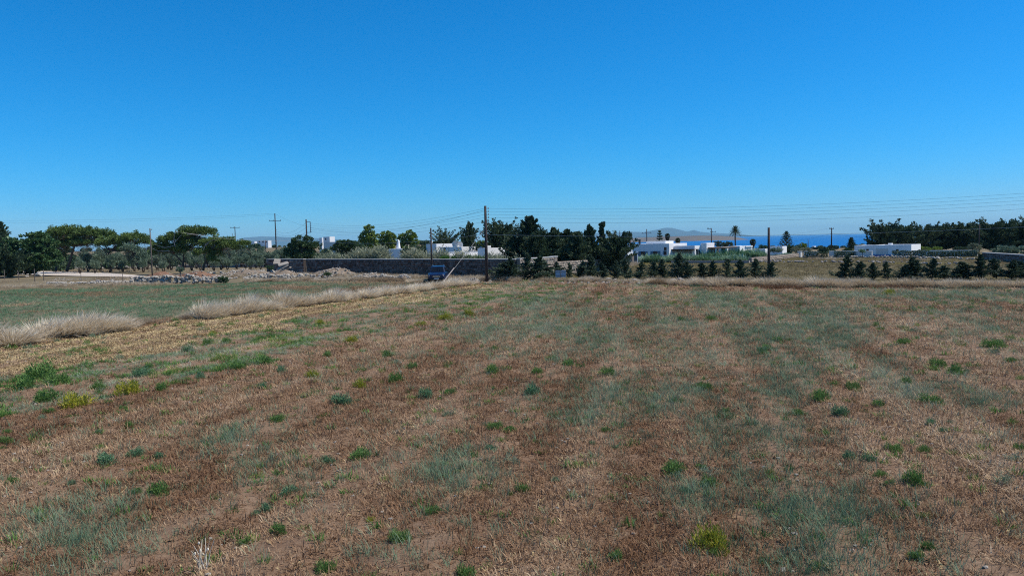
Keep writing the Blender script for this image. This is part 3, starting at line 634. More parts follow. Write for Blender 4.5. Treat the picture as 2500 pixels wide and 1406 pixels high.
# dark shrubs near the shore and by the houses
for i, (px, cy, rx, ry, Y, lm, lb) in enumerate([
    (1753, 596, 12, 8, 185, 'cypress', 'dark round shrub between the villa and the date palm'),
    (1777, 597, 14, 8, 187, 'cypress', 'dark spreading shrub at the foot of the date palm'),
    (1862, 604, 12, 6, 175, 'shrub', 'dark green shrub on the left of the thick pole by the low roofs'),
    (1930, 606, 14, 9, 178, 'shrub', 'green shrub beneath the large tiered pine'),
    (1962, 600, 10, 8, 182, 'poplar', 'bright green shrub by the small thin pole near the sea'),
    (1955, 610, 24, 7, 172, 'reed', 'pale silvery shrub left of the twin-insulator pole'),
    (2015, 610, 12, 6, 176, 'cypress', 'dark shrub at the foot of the twin-insulator pole'),
    (2070, 611, 14, 6, 172, 'shrub', 'green shrub at the foot of the slim tiered pine'),
    (2250, 607, 22, 6, 140, 'poplar', 'green bush behind the long hedge, near the house end'),
    (2285, 608, 16, 6, 141, 'poplar', 'green bush behind the middle of the long hedge'),
    (2380, 604, 16, 10, 142, 'reed', 'silvery bush left of the far right pole'),
    (2470, 612, 50, 13, 112, 'olive', 'wide grey-green bush behind the low wall at the right edge'),
    (1895, 610, 16, 6, 150, 'olive', 'grey-green shrub in front of the small white outbuilding'),
    (2105, 612, 8, 5, 128, 'garden', 'small olive-green shrub against the garage house wall'),
    (545, 682, 13, 8, 88, 'shrub', 'dark green bush growing over the dry-stone wall'),
    (440, 657, 10, 6, 96, 'olive', 'blue-grey thistle bush in the rubble left of the reddish brush'),
    (660, 653, 9, 5, 97, 'shrub', 'small green bush left of the concrete slabs'),
    (800, 669, 9, 4, 90, 'shrub', 'low green bush on the rubble, left of the reddish earth'),
    (1160, 702, 9, 5, 73, 'weed_yellow', 'yellow-flowering bush below the tall power pole'),
    (1192, 698, 14, 6, 74, 'weed_teal', 'blue-green bush at the foot of the tall power pole')]):
    broad(px, Y, 0, [(px - rx * .35, cy, rx * .65, ry, 0), (px + rx * .35, cy + ry * .15, rx * .65, ry * .9, .1)], 400 + i, lb, lm, 'shrub', .22 if Y > 100 else .13, .3 if Y > 100 else .18, 45, .5, .05, 'shrub')

# ------------------------------------------------------------------ stones and walls
def stone_mesh(seed, flat=.7):
    rng = random.Random(seed); mb = MB(); import bmesh
    bm = bmesh.new(); bmesh.ops.create_icosphere(bm, subdivisions=1, radius=.5)
    for v in bm.verts:
        k = rng.uniform(.72, 1.15); v.co = Vector((v.co.x * k * 1.15, v.co.y * k, v.co.z * k * flat))
    for v in bm.verts:
        for ax in range(3):
            lim = .42 if ax < 2 else .30
            v.co[ax] = max(-lim, min(lim, v.co[ax]))
    me = bpy.data.meshes.new('stone'); bm.to_mesh(me); bm.free(); return me
STONES = [stone_mesh(i) for i in range(8)]
for s_ in STONES: s_.materials.append(M['pale_stone'])
GST = [stone_mesh(20 + i, .6) for i in range(5)]
for s_ in GST: s_.materials.append(M['stone'])
def stone_child(parent, p, sz, rd, pool=STONES, name='stone', sq=1.0):
    o = bpy.data.objects.new(name, rd.choice(pool)); COL.objects.link(o); o.parent = parent
    o.location = p; o.rotation_euler = (rd.uniform(-.4, .4), rd.uniform(-.4, .4), rd.uniform(0, 6.28)); o.scale = (sz, sz * rd.uniform(.7, 1.1), sz * sq * rd.uniform(.7, 1.0)); return o
def dry_wall(label, path, n, hfun, size, seed, thick=.8, pool=STONES, name='dry_stone_wall'):
    rd = random.Random(seed); P = [Vector(p) for p in path]; o = thing(name, label, 'stone wall', (P[0].x, P[0].y, 0))
    seg = [(P[i + 1] - P[i]).length for i in range(len(P) - 1)]; tot = sum(seg)
    for k in range(n):
        s = rd.random(); d = s * tot; i = 0
        while d > seg[i] and i < len(seg) - 1: d -= seg[i]; i += 1
        p = P[i] + (P[i + 1] - P[i]) * (d / seg[i]); nn = (P[i + 1] - P[i]).normalized(); nn = Vector((-nn.y, nn.x, 0))
        h = hfun(s); zz = h * rd.random() ** .8; off = rd.gauss(0, .5) * thick * .5 * (1.15 - zz / max(h, .01) * .7)
        sz = size * rd.uniform(.55, 1.5)
        stone_child(o, p + nn * off + Vector((0, 0, zz + .03)) - o.location, sz, rd, pool)
    return o
bump = lambda s, seed, a, b: a + (b - a) * float(vnoise(np.array([s * 9.]), np.array([seed * 3.3]), 1, seed)[0])
dry_wall('collapsed low line of pale rocks continuing the dry-stone wall to the left', [G(118, 693), G(220, 692), G(335, 690)], 130, lambda s: bump(s, 1, .08, .25), .42, 1, .9)
dry_wall('highest stretch of dry-stone wall, pale rocks at the far edge of the green field', [G(325, 691), G(420, 691), G(490, 690), G(560, 688)], 300, lambda s: (.45 + bump(s, 11, .2, .6)) * (1 - .45 * float(smooth(.6, .9, s))), .46, 12, .75)
dry_wall('broken dry-stone wall below the concrete slabs, half buried in dry grass', [G(600, 683), G(680, 681), G(760, 680), G(812, 679)], 170, lambda s: bump(s, 2, .2, .75), .42, 2, .9)
dry_wall('low broken stone wall left of the parked car', [G(862, 682), G(920, 682), G(985, 682), G(1002, 684)], 140, lambda s: bump(s, 3, .2, .6), .4, 3, .7)
dry_wall('low grey stone wall under the olive grove behind the track', [G(120, 656), G(250, 655), G(360, 656), G(440, 654)], 160, lambda s: bump(s, 4, .35, .7), .45, 4, .7)
dry_wall('low rubble line in front of the hedges and garage house', [G(1962, 629), G(2100, 629), G(2200, 630), G(2385, 634)], 150, lambda s: bump(s, 5, .15, .4), .42, 5, .6)
dry_wall('low stone line crossing the pasture towards the right', [G(1840, 640), G(1950, 640), G(2060, 641), G(2180, 643), G(2340, 646)], 130, lambda s: bump(s, 6, .1, .3), .38, 6, .5, GST)
# heaps of earth and rubble left of the car
def heap(label, px, py, w_px, h_m, seed, n, mat, stones=STONES, size=.3, name='rubble_heap', d=1.4):
    g = G(px, py); w = w_px * g.y / F / 2; o = thing(name, label, 'rubble', g); rd = random.Random(seed)
    nn = 22; V = []; 
    for j in range(nn):
        for i in range(nn):
            a = (i / (nn - 1) * 2 - 1); b = (j / (nn - 1) * 2 - 1); r = math.hypot(a, b)
            f = float(fbm(np.array([a * 2 + seed]), np.array([b * 2.]), .8, seed)[0])
            V.append((a * w, b * d, max(0, 1 - r ** 1.6) * h_m * (.4 + 1.1 * f) - .12 * (r > .97)))
    i = np.arange(nn - 1)[:, None] * nn + np.arange(nn - 1)[None, :]
    link('mound', np_mesh('mound', V, np.stack([i, i + 1, i + nn + 1, i + nn], -1).reshape(-1, 4), True), mat, o)
    for k in range(n):
        j = rd.randrange(nn * nn); v = V[j]
        stone_child(o, Vector(v) + Vector((rd.uniform(-.1, .1), rd.uniform(-.1, .1), .04)), size * rd.uniform(.5, 1.5), rd, stones)
    return o
M['earth'] = soil('loose_earth', [(0.35, (.14, .10, .07)), (0.5, (.22, .17, .125)), (0.65, (.32, .26, .20))], 1.0, 7.0, 0.7)
M['redearth'] = soil('reddish_brush_earth', [(0.35, (.11, .055, .035)), (0.5, (.20, .11, .07)), (0.65, (.29, .18, .12))], 1.0, 7.0, 0.7)
heap('wide heap of pale rubble between the pines and the concrete slabs', 600, 668, 130, .55, 1, 150, M['earth'])
heap('rubble heap under the tilted concrete slabs', 690, 672, 90, .8, 2, 90, M['earth'], d=1.8)
heap('grassy earth heap right of the concrete slabs', 815, 672, 120, .95, 3, 90, M['earth'], d=1.6)
heap('grey earth heap left of the car, in front of the stone wall', 905, 678, 60, .75, 4, 60, M['earth'])
heap('mound of reddish dry brush above the dry-stone wall', 480, 674, 100, .7, 5, 25, M['redearth'])
heap('mound of reddish earth and grass left of the reddish brush', 395, 672, 70, .5, 6, 8, M['redearth'])
heap('small heap of pale stones left of the tall pole', 1158, 692, 30, .55, 7, 45, M['earth'], size=.26, d=.7)
heap('small heap of broken stones left of the car', 985, 686, 30, .7, 8, 35, M['earth'], GST, .3, d=.7)
# tilted concrete slabs
def slab(px, py, w, d, t, rot, label):
    o = thing('concrete_slab', label, 'concrete slab', G(px, py + 8)); o.location = D(px, py, G(px, 676).y); o.rotation_euler = rot
    mb = MB(); rd = random.Random(px); v = []
    for z in (0, t):
        for (a, b) in ((-w / 2, -d / 2), (w / 2, -d / 2), (-w / 2, d / 2), (w / 2, d / 2)): v.append((a + rd.uniform(-.15, .15), b + rd.uniform(-.1, .1), z + rd.uniform(-.02, .02)))
    mb.hexa(v).build('slab', M['concrete'], o)
    mb = MB()
    for k in range(3): mb.tube([(w / 2 - .1, -d / 3 + k * d / 3, t / 2), (w / 2 + .25, -d / 3 + k * d / 3 + .05, t / 2 + rd.uniform(-.1, .1))], .012, 4)
    mb.build('rebar', M['rusty_iron'], o)
M['rusty_iron'] = solid('rusty_iron', (.16, .07, .04), .9, var=.3)
slab(692, 646, 1.25, .9, .14, (.35, -.25, .3), 'topmost tilted concrete slab on the rubble heap')
slab(690, 653, 1.5, 1.0, .14, (.2, -.42, .2), 'middle concrete slab of the tilted pile')
slab(700, 657, 1.3, .9, .12, (.1, -.3, -.2), 'lowest concrete slab, sticking out to the right of the pile')
slab(677, 640, .8, .8, .14, (.9, .1, .2), 'small upright slab behind the topmost one')
slab(665, 662, .8, .5, .12, (.2, .7, .1), 'broken slab sliding down left below the pile')
# loose boulders
for i, (px, py, sz, lb) in enumerate([(95, 674, 1.5, 'large white boulder beside the track at the left'), (65, 676, .7, 'small white boulder left of the large white one'), (478, 653, 1.2, 'pale pointed boulder in front of the left pines'), (240, 688, .8, 'dark rock on the end of the dry-stone wall'),
    (1485, 684, .7, 'pale flat boulder, leftmost of those in the strip under the cypress row'), (1502, 686, .6, 'pale boulder right of the leftmost strip boulder'), (1549, 686, .75, 'grey boulder between two cypresses in the strip'), (1645, 687, .75, 'pale boulder left of the biggest grey strip boulder'), (1660, 686, .95, 'biggest grey boulder in the strip under the tallest cypress'), (1668, 688, .6, 'pale boulder right of the biggest strip boulder'), (1560, 694, .5, 'rusty brown rock at the front of the strip'), (1197, 688, .5, 'flat white stone at the foot of the tall pole'), (2025, 689, .6, 'pale boulder behind the grass, left of the right cypress group')]):
    g = G(px, py); o = link('boulder', (GST if 'grey' in lb or 'dark' in lb else STONES)[i % 5], None, None, (g.x, g.y, sz * .16)); o.scale = (sz, sz * .8, sz * .75); o.rotation_euler = (.1, .05, i * .9); tag(o, lb, 'boulder', 'loose boulders')

def masonry(name, label, A, B, h, stone, mat, core, seed, thick=.5, cop=True, faces=(1,), hB=None):
    """wall with each stone set proud of the core; A, B are the base ends"""
    rd = random.Random(seed); A = Vector(A); B = Vector(B); Lw = (B - A).length; u = (B - A).normalized(); nrm = Vector((u.y, -u.x, 0))
    hB = hB or h; o = thing(name, label, 'stone wall', A, math.atan2(u.y, u.x))
    v = [(x, y, z if z < 0 else (h if x == 0 else hB)) for z in (-.2, 1) for y in (-thick / 2, thick / 2) for x in (0, Lw)]
    MB().hexa(v).build('core', core, o)
    V = []; Q = []
    for fs in faces:                                      # 1: the side towards -local y
        z = .0; r = 0
        while z < max(h, hB) - stone * .2:
            rh = stone * rd.uniform(.7, 1.15); x = -rd.random() * stone
            while x < Lw:
                w = stone * rd.uniform(.7, 2.0); top = h + (hB - h) * min(1, max(0, x / Lw))
                if z + rh <= top + .05 and x + w > 0:
                    x0, x1 = max(0, x + .02), min(Lw, x + w - .02); z0 = z + rd.uniform(0, .05); z1 = min(top - .01, z + rh - .02 + rd.uniform(-.05, .08)); pr = rd.uniform(.03, .10); yf = -thick / 2 * fs
                    if x1 - x0 > .05 and z1 > z0 + .05:
                        n0 = len(V); c = stone * .16
                        base = [(x0, z0), (x1, z0 + rd.uniform(-.04, .04)), (x1, z1 + rd.uniform(-.05, .05)), (x0, z1)]; cx_ = (x0 + x1) / 2; cz_ = (z0 + z1) / 2
                        for (a, b_) in base: V.append((a, yf, b_))
                        for (a, b_) in base: V.append((a + (cx_ - a) * .28, yf - fs * pr * rd.uniform(.7, 1.2), b_ + (cz_ - b_) * .28))
                        for q in range(4): Q.append((n0 + q, n0 + (q + 1) % 4, n0 + 4 + (q + 1) % 4, n0 + 4 + q) if fs > 0 else (n0 + q, n0 + 4 + q, n0 + 4 + (q + 1) % 4, n0 + (q + 1) % 4))
                        Q.append((n0 + 4, n0 + 5, n0 + 6, n0 + 7) if fs > 0 else (n0 + 7, n0 + 6, n0 + 5, n0 + 4))
                x += w
            z += rh
    tag(link('stone_facing', np_mesh('stones', V, Q), mat, o), kind='stuff')
    if cop:
        v = [(x, y, (h if x < Lw / 2 else hB) + z) for z in (0.003, .09) for y in (-thick / 2 - .06, thick / 2 + .06) for x in (-.05, Lw + .05)]
        MB().hexa(v).build('coping', M['coping'], o)
    return o
WA = Vector((X(752, 115), 115, 0)); WB = Vector((X(1262, 87), 87, 0)); UU = (WB - WA).normalized(); VV = Vector((-UU.y, UU.x, 0))
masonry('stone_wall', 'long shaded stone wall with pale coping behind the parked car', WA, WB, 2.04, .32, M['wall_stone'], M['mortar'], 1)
WC = WB + VV * 6.2
masonry('stone_wall', 'sunlit stone wall with pillar, first stretch running back from the corner of the long wall', WB + UU * .26 + VV * .0, WC + UU * .26, 2.1, .30, M['warm_stone'], M['warm_mortar'], 2, faces=(1,))
masonry('stone_wall', 'lower sunlit stone wall running on towards the villa gate behind the cypresses', WC + UU * .26 + VV * .6, WC + UU * .26 + VV * 13, 1.55, .32, M['warm_stone'], M['warm_mortar'], 3, cop=False)
o = thing('wall_pillar', 'pale square stone pillar at the end of the first sunlit stretch', 'pillar', WC + UU * .26 + VV * .3, math.atan2(VV.y, VV.x))
MB().box(-.28, .28, -.34, .34, -.1, 2.15).build('shaft', M['warm_mortar'], o); MB().box(-.34, .34, -.40, .40, 2.153, 2.26).build('cap', M['coping'], o)
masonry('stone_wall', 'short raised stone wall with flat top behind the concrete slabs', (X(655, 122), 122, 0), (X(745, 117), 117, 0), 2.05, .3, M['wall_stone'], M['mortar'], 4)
masonry('stone_wall', 'low sunlit wall edging the garden bed, right of the villa', G(1832, 640.5), G(1948, 627.5), .72, .3, M['warm_stone'], M['warm_mortar'], 5, .4, False)
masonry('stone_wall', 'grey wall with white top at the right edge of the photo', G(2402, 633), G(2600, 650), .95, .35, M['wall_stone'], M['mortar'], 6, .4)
masonry('stone_wall', 'rubble retaining wall left of the villa gate', (X(1492, 128), 128, 0), (X(1546, 124), 124, 0), 1.0, .35, M['warm_stone'], M['warm_mortar'], 7, .4, False, hB=1.5)
o = thing('wall_pillar', 'white square pillar at the far end of the low garden wall', 'pillar', G(1953, 627), .7); MB().box(-.3, .3, -.3, .3, -.1, 1.0).build('shaft', M['white2'], o); MB().box(-.36, .36, -.36, .36, 1.002, 1.08).build('cap', M['coping'], o)
# pale kerb walls beside the olive grove
mb = MB(); a = G(440, 652); b = G(650, 650); o = thing('kerb_wall', 'thin pale garden wall in front of the olive trees', 'wall', a, math.atan2(b.y - a.y, b.x - a.x)); L_ = (b - a).length
MB().box(0, L_, -.15, .15, -.2, .38).build('core', M['stone'], o); MB().box(-.05, L_ + .05, -.2, .2, .383, .5).build('coping', M['white2'], o)

# ------------------------------------------------------------------ houses
class House:
    """boxes on the property's own axes: a along UU, b along VV"""
    def __init__(s, name, label, px, Y, cat='house'):
        z = 0; x = X(px, Y); z = Tz(x, Y); s.C = Vector((X(px, Y, z), Y, z)); s.o = thing(name, label, cat, s.C, math.atan2(UU.y, UU.x))
    def a(s, px, b=0.0):
        k = D(px, 600, 100.0).x / 100.0; P = s.C + VV * b
        return (k * P.y - P.x) / (UU.x - k * UU.y)
    def b(s, px, a=0.0):
        k = D(px, 600, 100.0).x / 100.0; P = s.C + UU * a
        return (k * P.y - P.x) / (VV.x - k * VV.y)
    def z(s, px, py, a=0.0, b=0.0):
        P = s.C + UU * a + VV * b; return D(px, py, P.y).z - s.C.z
    def box(s, name, mat, a0, a1, b0, b1, z0, z1, parent=None):
        ca, cb = (a0 + a1) / 2, (b0 + b1) / 2
        return MB().box(a0, a1, b0, b1, z0, z1).build(name, mat, parent or s.o)
    def block(s, a0, a1, b0, b1, z1, rim=.22, z0=-1.5, mat=None):
        """a flat-roofed cubic volume with a parapet"""
        w = MB().box(a0, a1, b0, b1, z0, z1 - rim); m_ = mat or M['white']
        o = w.build('wall', m_, s.o); t = .22
        p = MB(); p.box(a0, a1, b0, b0 + t, z1 - rim + .002, z1); p.box(a0, a1, b1 - t, b1, z1 - rim + .002, z1); p.box(a0, a0 + t, b0 + t + .002, b1 - t - .002, z1 - rim + .002, z1); p.box(a1 - t, a1, b0 + t + .002, b1 - t - .002, z1 - rim + .002, z1)
        p.build('parapet', m_, o); return o
    def win_front(s, a0, a1, z0, z1, b, shutter=0.0, mat='glass'):
        """opening in a wall that faces the camera side (at depth b)"""
        f = MB(); t = .07
        f.box(a0 - t, a1 + t, b - .04, b + .02, z0 - t, z0); f.box(a0 - t, a1 + t, b - .04, b + .02, z1, z1 + t); f.box(a0 - t, a0, b - .04, b + .02, z0 + .001, z1 - .001); f.box(a1, a1 + t, b - .04, b + .02, z0 + .001, z1 - .001)
        w = f.build('window', M['shutter'] if shutter else M['wood'], s.o)
        MB().box(a0, a1, b - .015, b + .015, z0, z1).build('pane', M[mat], w)
        g = MB().box((a0 + a1) / 2 - .03, (a0 + a1) / 2 + .03, b - .03, b - .016, z0, z1); g.build('glazing_bar', M['wood'], w)
        if shutter:
            for sg in (0, 1):
                x0 = a0 - t - .02 - shutter if sg == 0 else a1 + t + .02
                sh = MB().box(x0, x0 + shutter, b - .07, b - .005, z0 - .05, z1 + .05)
                nz_ = 9
                for k in range(nz_): zz = z0 + (z1 - z0) * k / nz_; sh.box(x0 + .05, x0 + shutter - .05, b - .085, b - .071, zz + .02, zz + (z1 - z0) / nz_ * .7)
                sh.build('shutter', M['shutter'], w)
    def win_side(s, b0, b1, z0, z1, a, arch=False, mat='glass'):
        w = MB().box(a - .02, a + .05, b0 - .06, b1 + .06, z0 - .06, z0).box(a - .02, a + .05, b0 - .06, b0, z0 + .001, z1).box(a - .02, a + .05, b1, b1 + .06, z0 + .001, z1)
        n = 8; r = (b1 - b0) / 2; c = (b0 + b1) / 2
        w = w.build('window', M['shutter'], s.o)
        vs = [(a + .02, b0, z0), (a + .02, b1, z0)] + ([(a + .02, c + r * math.cos(math.pi * k / n), z1 + r * math.sin(math.pi * k / n)) for k in range(n + 1)] if arch else [(a + .02, b1, z1), (a + .02, b0, z1)])
        k = len(vs); vs2 = vs + [(p[0] - .03, p[1], p[2]) for p in vs]
        MB().add(vs2, [tuple(range(k)), tuple(range(2 * k - 1, k - 1, -1))] + [(i, (i + 1) % k + 0, (i + 1) % k + k, i + k) for i in range(k)]).build('pane', M[mat], w)

# ---- the villa on the right
V_ = House('villa', 'long white flat-roofed villa with blue-grey shutters and shaded porches', 1634, 140)
aL = V_.a(1541); bR = V_.b(1677)
zt = V_.z(1634, 594.6); V_.block(aL, 0, 0, bR, zt)
for (p0, p1, y0, y1) in ((1565, 1574.5, 626, 614.5), (1595, 1605, 626, 614)):
    a0, a1 = V_.a(p0), V_.a(p1); V_.win_front(a0, a1, V_.z(p0, y0, a0), V_.z(p0, y1, a0), 0, .5)
a0, a1 = V_.a(1622), V_.a(1626.3); V_.win_front(a0, a1, V_.z(1624, 610.5, a0), V_.z(1624, 604.5, a0), 0); V_.win_front(a0, a1, V_.z(1624, 621.5, a0), V_.z(1624, 613.5, a0), 0)
MB().box(V_.a(1618.6), V_.a(1621.4), -.07, -.01, V_.z(1620, 622, a0), V_.z(1620, 613, a0)).build('shutter', M['shutter'], V_.o)
MB().box(aL + 1.5, -2.5, bR * .45, bR * .45 + 3, zt - .1, zt + .45).build('roof_room', M['white'], V_.o)
MB().box(aL - 3.5, aL - .004, 1.5, bR, -1, zt - .05).build('rear_wing', M['white'], V_.o)
ch = MB().box(V_.a(1559.5, 1.5), V_.a(1562.5, 1.5), 1.4, 1.75, zt - .2, zt + .75).build('chimney', M['black'], V_.o)
MB().box(V_.a(1559.5, 1.5) - .06, V_.a(1562.5, 1.5) + .06, 1.34, 1.81, zt + .752, zt + .85).build('chimney_cap', M['black'], ch)
# porch wing
bw = V_.b(1645, 0); aW = V_.a(1696, bw); zw = V_.z(1670, 600.2, aW / 2, bw); zr = V_.z(1670, 608.5, aW / 2, bw)
bE = V_.b(1710, aW)
MB().box(.003, aW, bw + 2.6, bE, -1, zw - .25).build('porch_back_wall', M['white2'], V_.o)
MB().box(.003, aW, bw, bw + .3, zr, zw).build('porch_parapet', M['white'], V_.o)
MB().box(aW - .3, aW - .003, bw + .303, bE, zr - .0, zw).build('side_parapet', M['white'], V_.o)
MB().box(.003, aW - .303, bw + .303, bw + 2.597, zr + .01, zr + .2).build('porch_ceiling', M['wood'], V_.o)
e = MB(); 
for k in range(26): x_ = .1 + (aW + .1) * k / 25; e.tube([(x_, bw - .95, zr - .18), (x_, bw + .0, zr - .02)], .035, 5)
e.box(-.1, aW + .35, bw - .98, bw - .02, zr - .02, zr + .035); e.build('awning', M['reed_roof'], V_.o)
MB().box(aW - .45, aW - .003, bw, bw + .4, -1, zr - .003).build('porch_pillar', M['white'], V_.o)
MB().box(aW - .28, aW - .003, bw + 1.6, bE - .003, -1, zr - .003).build('side_wall', M['white'], V_.o)
for k in range(2):
    p0 = 1700.5 + k * 5; b0, b1 = V_.b(p0, aW), V_.b(p0 + 3, aW); V_.win_side(b0, b1, V_.z(1703, 621, aW, b0), V_.z(1703, 613.5, aW, b0), aW, True)
d0, d1 = V_.a(1655, bw + 2.6), V_.a(1663.5, bw + 2.6); dz = V_.z(1660, 613, d0, bw + 2.6)
dr = MB().box(d0, d1, bw + 2.52, bw + 2.595, 0, dz).build('door', M['wood'], V_.o); MB().box(d1 - .2, d1 - .12, bw + 2.46, bw + 2.518, .95, 1.05).build('handle', M['steel'], dr)
V_.win_front(V_.a(1671, bw + 2.6), V_.a(1680, bw + 2.6), .75, dz, bw + 2.6)
# middle block
a2 = V_.a(1725, bE); z2 = V_.z(1725, 595, a2, bE); b2 = V_.b(1744, a2)
V_.block(aW + .003, a2, bE, b2, V_.z(1717, 597.8, aW, bE), .2); MB().box(a2 - 1.2, a2 + .02, bE - .02, b2, V_.z(1717, 597.8, aW, bE) + .002, z2 + .12).build('raised_parapet', M['white'], V_.o)
# second porch
b3 = (bE + b2) / 2; a3 = V_.a(1776, bE + .5); zp = V_.z(1750, 605, a2, bE + .5)
r = MB().box(a2 + .024, a3, bE + .5, b2 + 1.5, zp, zp + .12)
for k in range(18): x_ = a2 + .1 + (a3 - a2 - .2) * k / 17; r.tube([(x_, bE + .1, zp - .05), (x_, b2 + 1.4, zp - .05)], .045, 5)
r.build('pergola', M['reed_roof'], V_.o)
for p in (1748.5, 1758.5, 1774.5):
    q = V_.a(p, bE + .7); MB().box(q - .16, q + .16, bE + .55, bE + .87, -1, zp - .1).build('porch_pillar', M['white'], V_.o)
bb = b2 + 1.5; MB().box(a2 + .024, V_.a(1776, bb), bb + .003, bb + 4, -1, zp + .1).build('porch_back_wall', M['white2'], V_.o)
for (p0, p1) in ((1734, 1738), (1740, 1746), (1761, 1767)):
    V_.win_front(V_.a(p0, bb), V_.a(p1, bb), .05, 2.0, bb)
# long low end block
a4 = V_.a(1806, bb + .6); zz = V_.z(1790, 601.5, a4, bb); V_.block(V_.a(1776, bb) + .004, a4, bb + .6, bb + 6, zz, .18); a5 = V_.a(1816.5, bb + 2.6)
V_.block(a4 + .004, a5, bb + 2.6, bb + 6, V_.z(1812, 600.8, a5, bb + 2.6), .18)
# stair parapet and gate on the left
o = thing('garden_gate', 'grey metal gate in a white frame at the left corner of the villa', 'gate', (X(1546, 124.5), 124.5, 0), -.25)
gw = 11 * 124.5 / F; gh = D(1550, 617, 124.5).z
MB().box(0, .1, -.12, .12, -.1, gh).build('gate_post', M['white'], o); MB().box(gw - .1, gw, -.12, .12, -.1, gh).build('gate_post', M['white'], o); MB().box(-.05, gw + .05, -.14, .14, gh + .002, gh + .12).build('lintel', M['white'], o)
lf = MB().box(.103, gw - .103, -.03, .03, .03, gh - .04).build('gate_leaf', M['door'], o); MB().box(.35, .41, -.08, -.031, .9, 1.0).build('handle', M['steel'], lf)
o = thing('garden_stair', 'white sloping stair parapet left of the villa front', 'stair', (X(1534, 134), 134, 0)); s_ = 134 / F; zA = D(1533, 617, 134).z; zB = D(1543, 601, 134).z
MB().hexa([(-.2, 0, -.5), (1.3, 1.2, -.5), (-.4, .3, -.5), (1.1, 1.5, -.5), (-.2, 0, zA), (.75, .75, zB), (-.4, .3, zA), (.55, 1.05, zB)]).build('parapet', M['white'], o)
MB().box(.6, 1.5, .9, 1.3, zB - .12, zB + .02).build('landing_wall', M['white'], o)
# low roofs between the villa and the sea
def simple_house(name, label, px_c, Y, px_l, px_r, top, wins=(), h=None, cat='house', mat='white'):
    H = House(name, label, px_c, Y, cat); a0 = H.a(px_l); b1 = max(H.b(px_r), .8); zt = H.z(px_c, top); H.block(a0, 0, 0, b1, zt, min(.2, zt * .2), mat=M[mat], z0=-6)
    for (p0, p1, y0, y1) in wins:
        q0, q1 = H.a(p0), H.a(p1); H.win_front(q0, q1, H.z(p0, y0, q0), H.z(p0, y1, q0), 0)
    return H
simple_house('outbuilding', 'small white flat-roofed block right of the thick dark pole, its sunlit end to the right', 1910, 165, 1880, 1921, 601.5, ((1890, 1892, 609, 606),))
simple_house('outbuilding', 'very low pale flat roof left of the thick dark pole', 1868, 162, 1830, 1874, 607.5)
simple_house('cottage', 'small white cottage by the shore, left of the twin-insulator pole', 1988, 260, 1982, 1992, 601, ((1984, 1985.5, 606, 603.5),))
simple_house('cottage', 'low white shore cottage, lower and nearer than the small one', 2000, 240, 1991, 2003, 607.5, ((1995, 1997, 611.5, 609),))
# garage house on the right
Hg = House('garage_house', 'wide low white house with a closed garage door, in front of dark conifers', 2134, 139); zt = Hg.z(2134, 598.5)
Hg.block(Hg.a(2086), 0, 0, 6, zt - .05, .15); aR = Hg.a(2225, -.35); Hg.block(.004, aR, -.35, 6, zt + .02, .18)
zq = Hg.z(2150, 606.5, 1); gd = MB().box(Hg.a(2139, -.35), Hg.a(2168, -.35), -.39, -.353, .05, zq)
for k in range(5): zz = .05 + (zq - .05) * k / 5; gd.box(Hg.a(2139, -.35) + .03, Hg.a(2168, -.35) - .03, -.41, -.392, zz + .03, zz + (zq - .05) / 5 - .02)
gd.build('garage_door', M['garage'], Hg.o)
MB().box(Hg.a(2127, -.42), Hg.a(2176, -.42), -.44, -.42, -.2, .22).build('blue_plinth', M['bluepaint'], Hg.o)
Hg.win_front(Hg.a(2116), Hg.a(2120), Hg.z(2118, 612.5), Hg.z(2118, 609), 0); Hg.win_front(Hg.a(2189, -.35), Hg.a(2193, -.35), Hg.z(2191, 612.5), Hg.z(2191, 608.5), -.35)
cb = MB().box(aR - 4.2, aR - 3.6, 1, 1.6, zt - .1, zt + .3).build('chimney', M['white'], Hg.o)
# white wall pieces behind the hedges
for (p0, p1, y0, Y, lb) in ((1962, 2023, 613.5, 141, 'white boundary wall behind the left hedge'), (2024, 2128, 612.8, 138, 'white boundary wall between the hedge and garage house'), (2228, 2386, 611.5, 133, 'long grey-white boundary wall behind the long hedge')):
    A = Vector((X(p0, Y), Y, 0)); B = Vector((X(p1, Y - 8), Y - 8 if p1 > 2100 else Y - 3, 0)); h = D(p0, y0, Y).z; o = thing('boundary_wall', lb, 'wall', A, math.atan2(B.y - A.y, B.x - A.x)); L_ = (B - A).length
    MB().box(0, L_, 0, .25, -.3, h - .08).build('wall', M['white2'], o); MB().box(-.03, L_ + .03, -.04, .29, h - .078, h).build('coping', M['white'], o)
# dark clipped hedges
def hedge(p0, p1, top, bot, Y, lb, seed, lm='cypress'):
    A = Vector((X(p0, Y), Y, 0)); B = Vector((X(p1, Y - 1.5), Y - 1.5, 0)); L_ = (B - A).length; h = D((p0 + p1) / 2, top, Y).z; rng = np.random.default_rng(seed)
    o = thing('hedge', lb, 'hedge', A, math.atan2(B.y - A.y, B.x - A.x)); n = int(L_ * h * 260)
    P = np.stack([rng.random(n) * L_, rng.normal(size=n) * .28, rng.random(n) * h], 1); P[:, 2] *= .85 + .3 * vnoise(P[:, 0], P[:, 0] * 0, .9, seed)
    link('foliage', leaves('foliage', P, rng.normal(size=(n, 3)) + np.array([0, -.3, .4]), .24, .12, rng), M[lm], o)
    st = MB()
    for k in range(int(L_ / .8)): st.tube([(k * .8 + .4, 0, -.1), (k * .8 + .4, .05, h * .7)], [.03, .015], 4)
    st.build('stems', M['bark'], o)
hedge(1964, 2021, 614.5, 627, 136, 'dark clipped hedge in front of the left white boundary wall', 1)
hedge(2036, 2125, 613.5, 626, 134, 'dark clipped hedge left of the garage door', 2)
hedge(2178, 2262, 612, 628, 128, 'dark hedge just right of the garage door', 3)
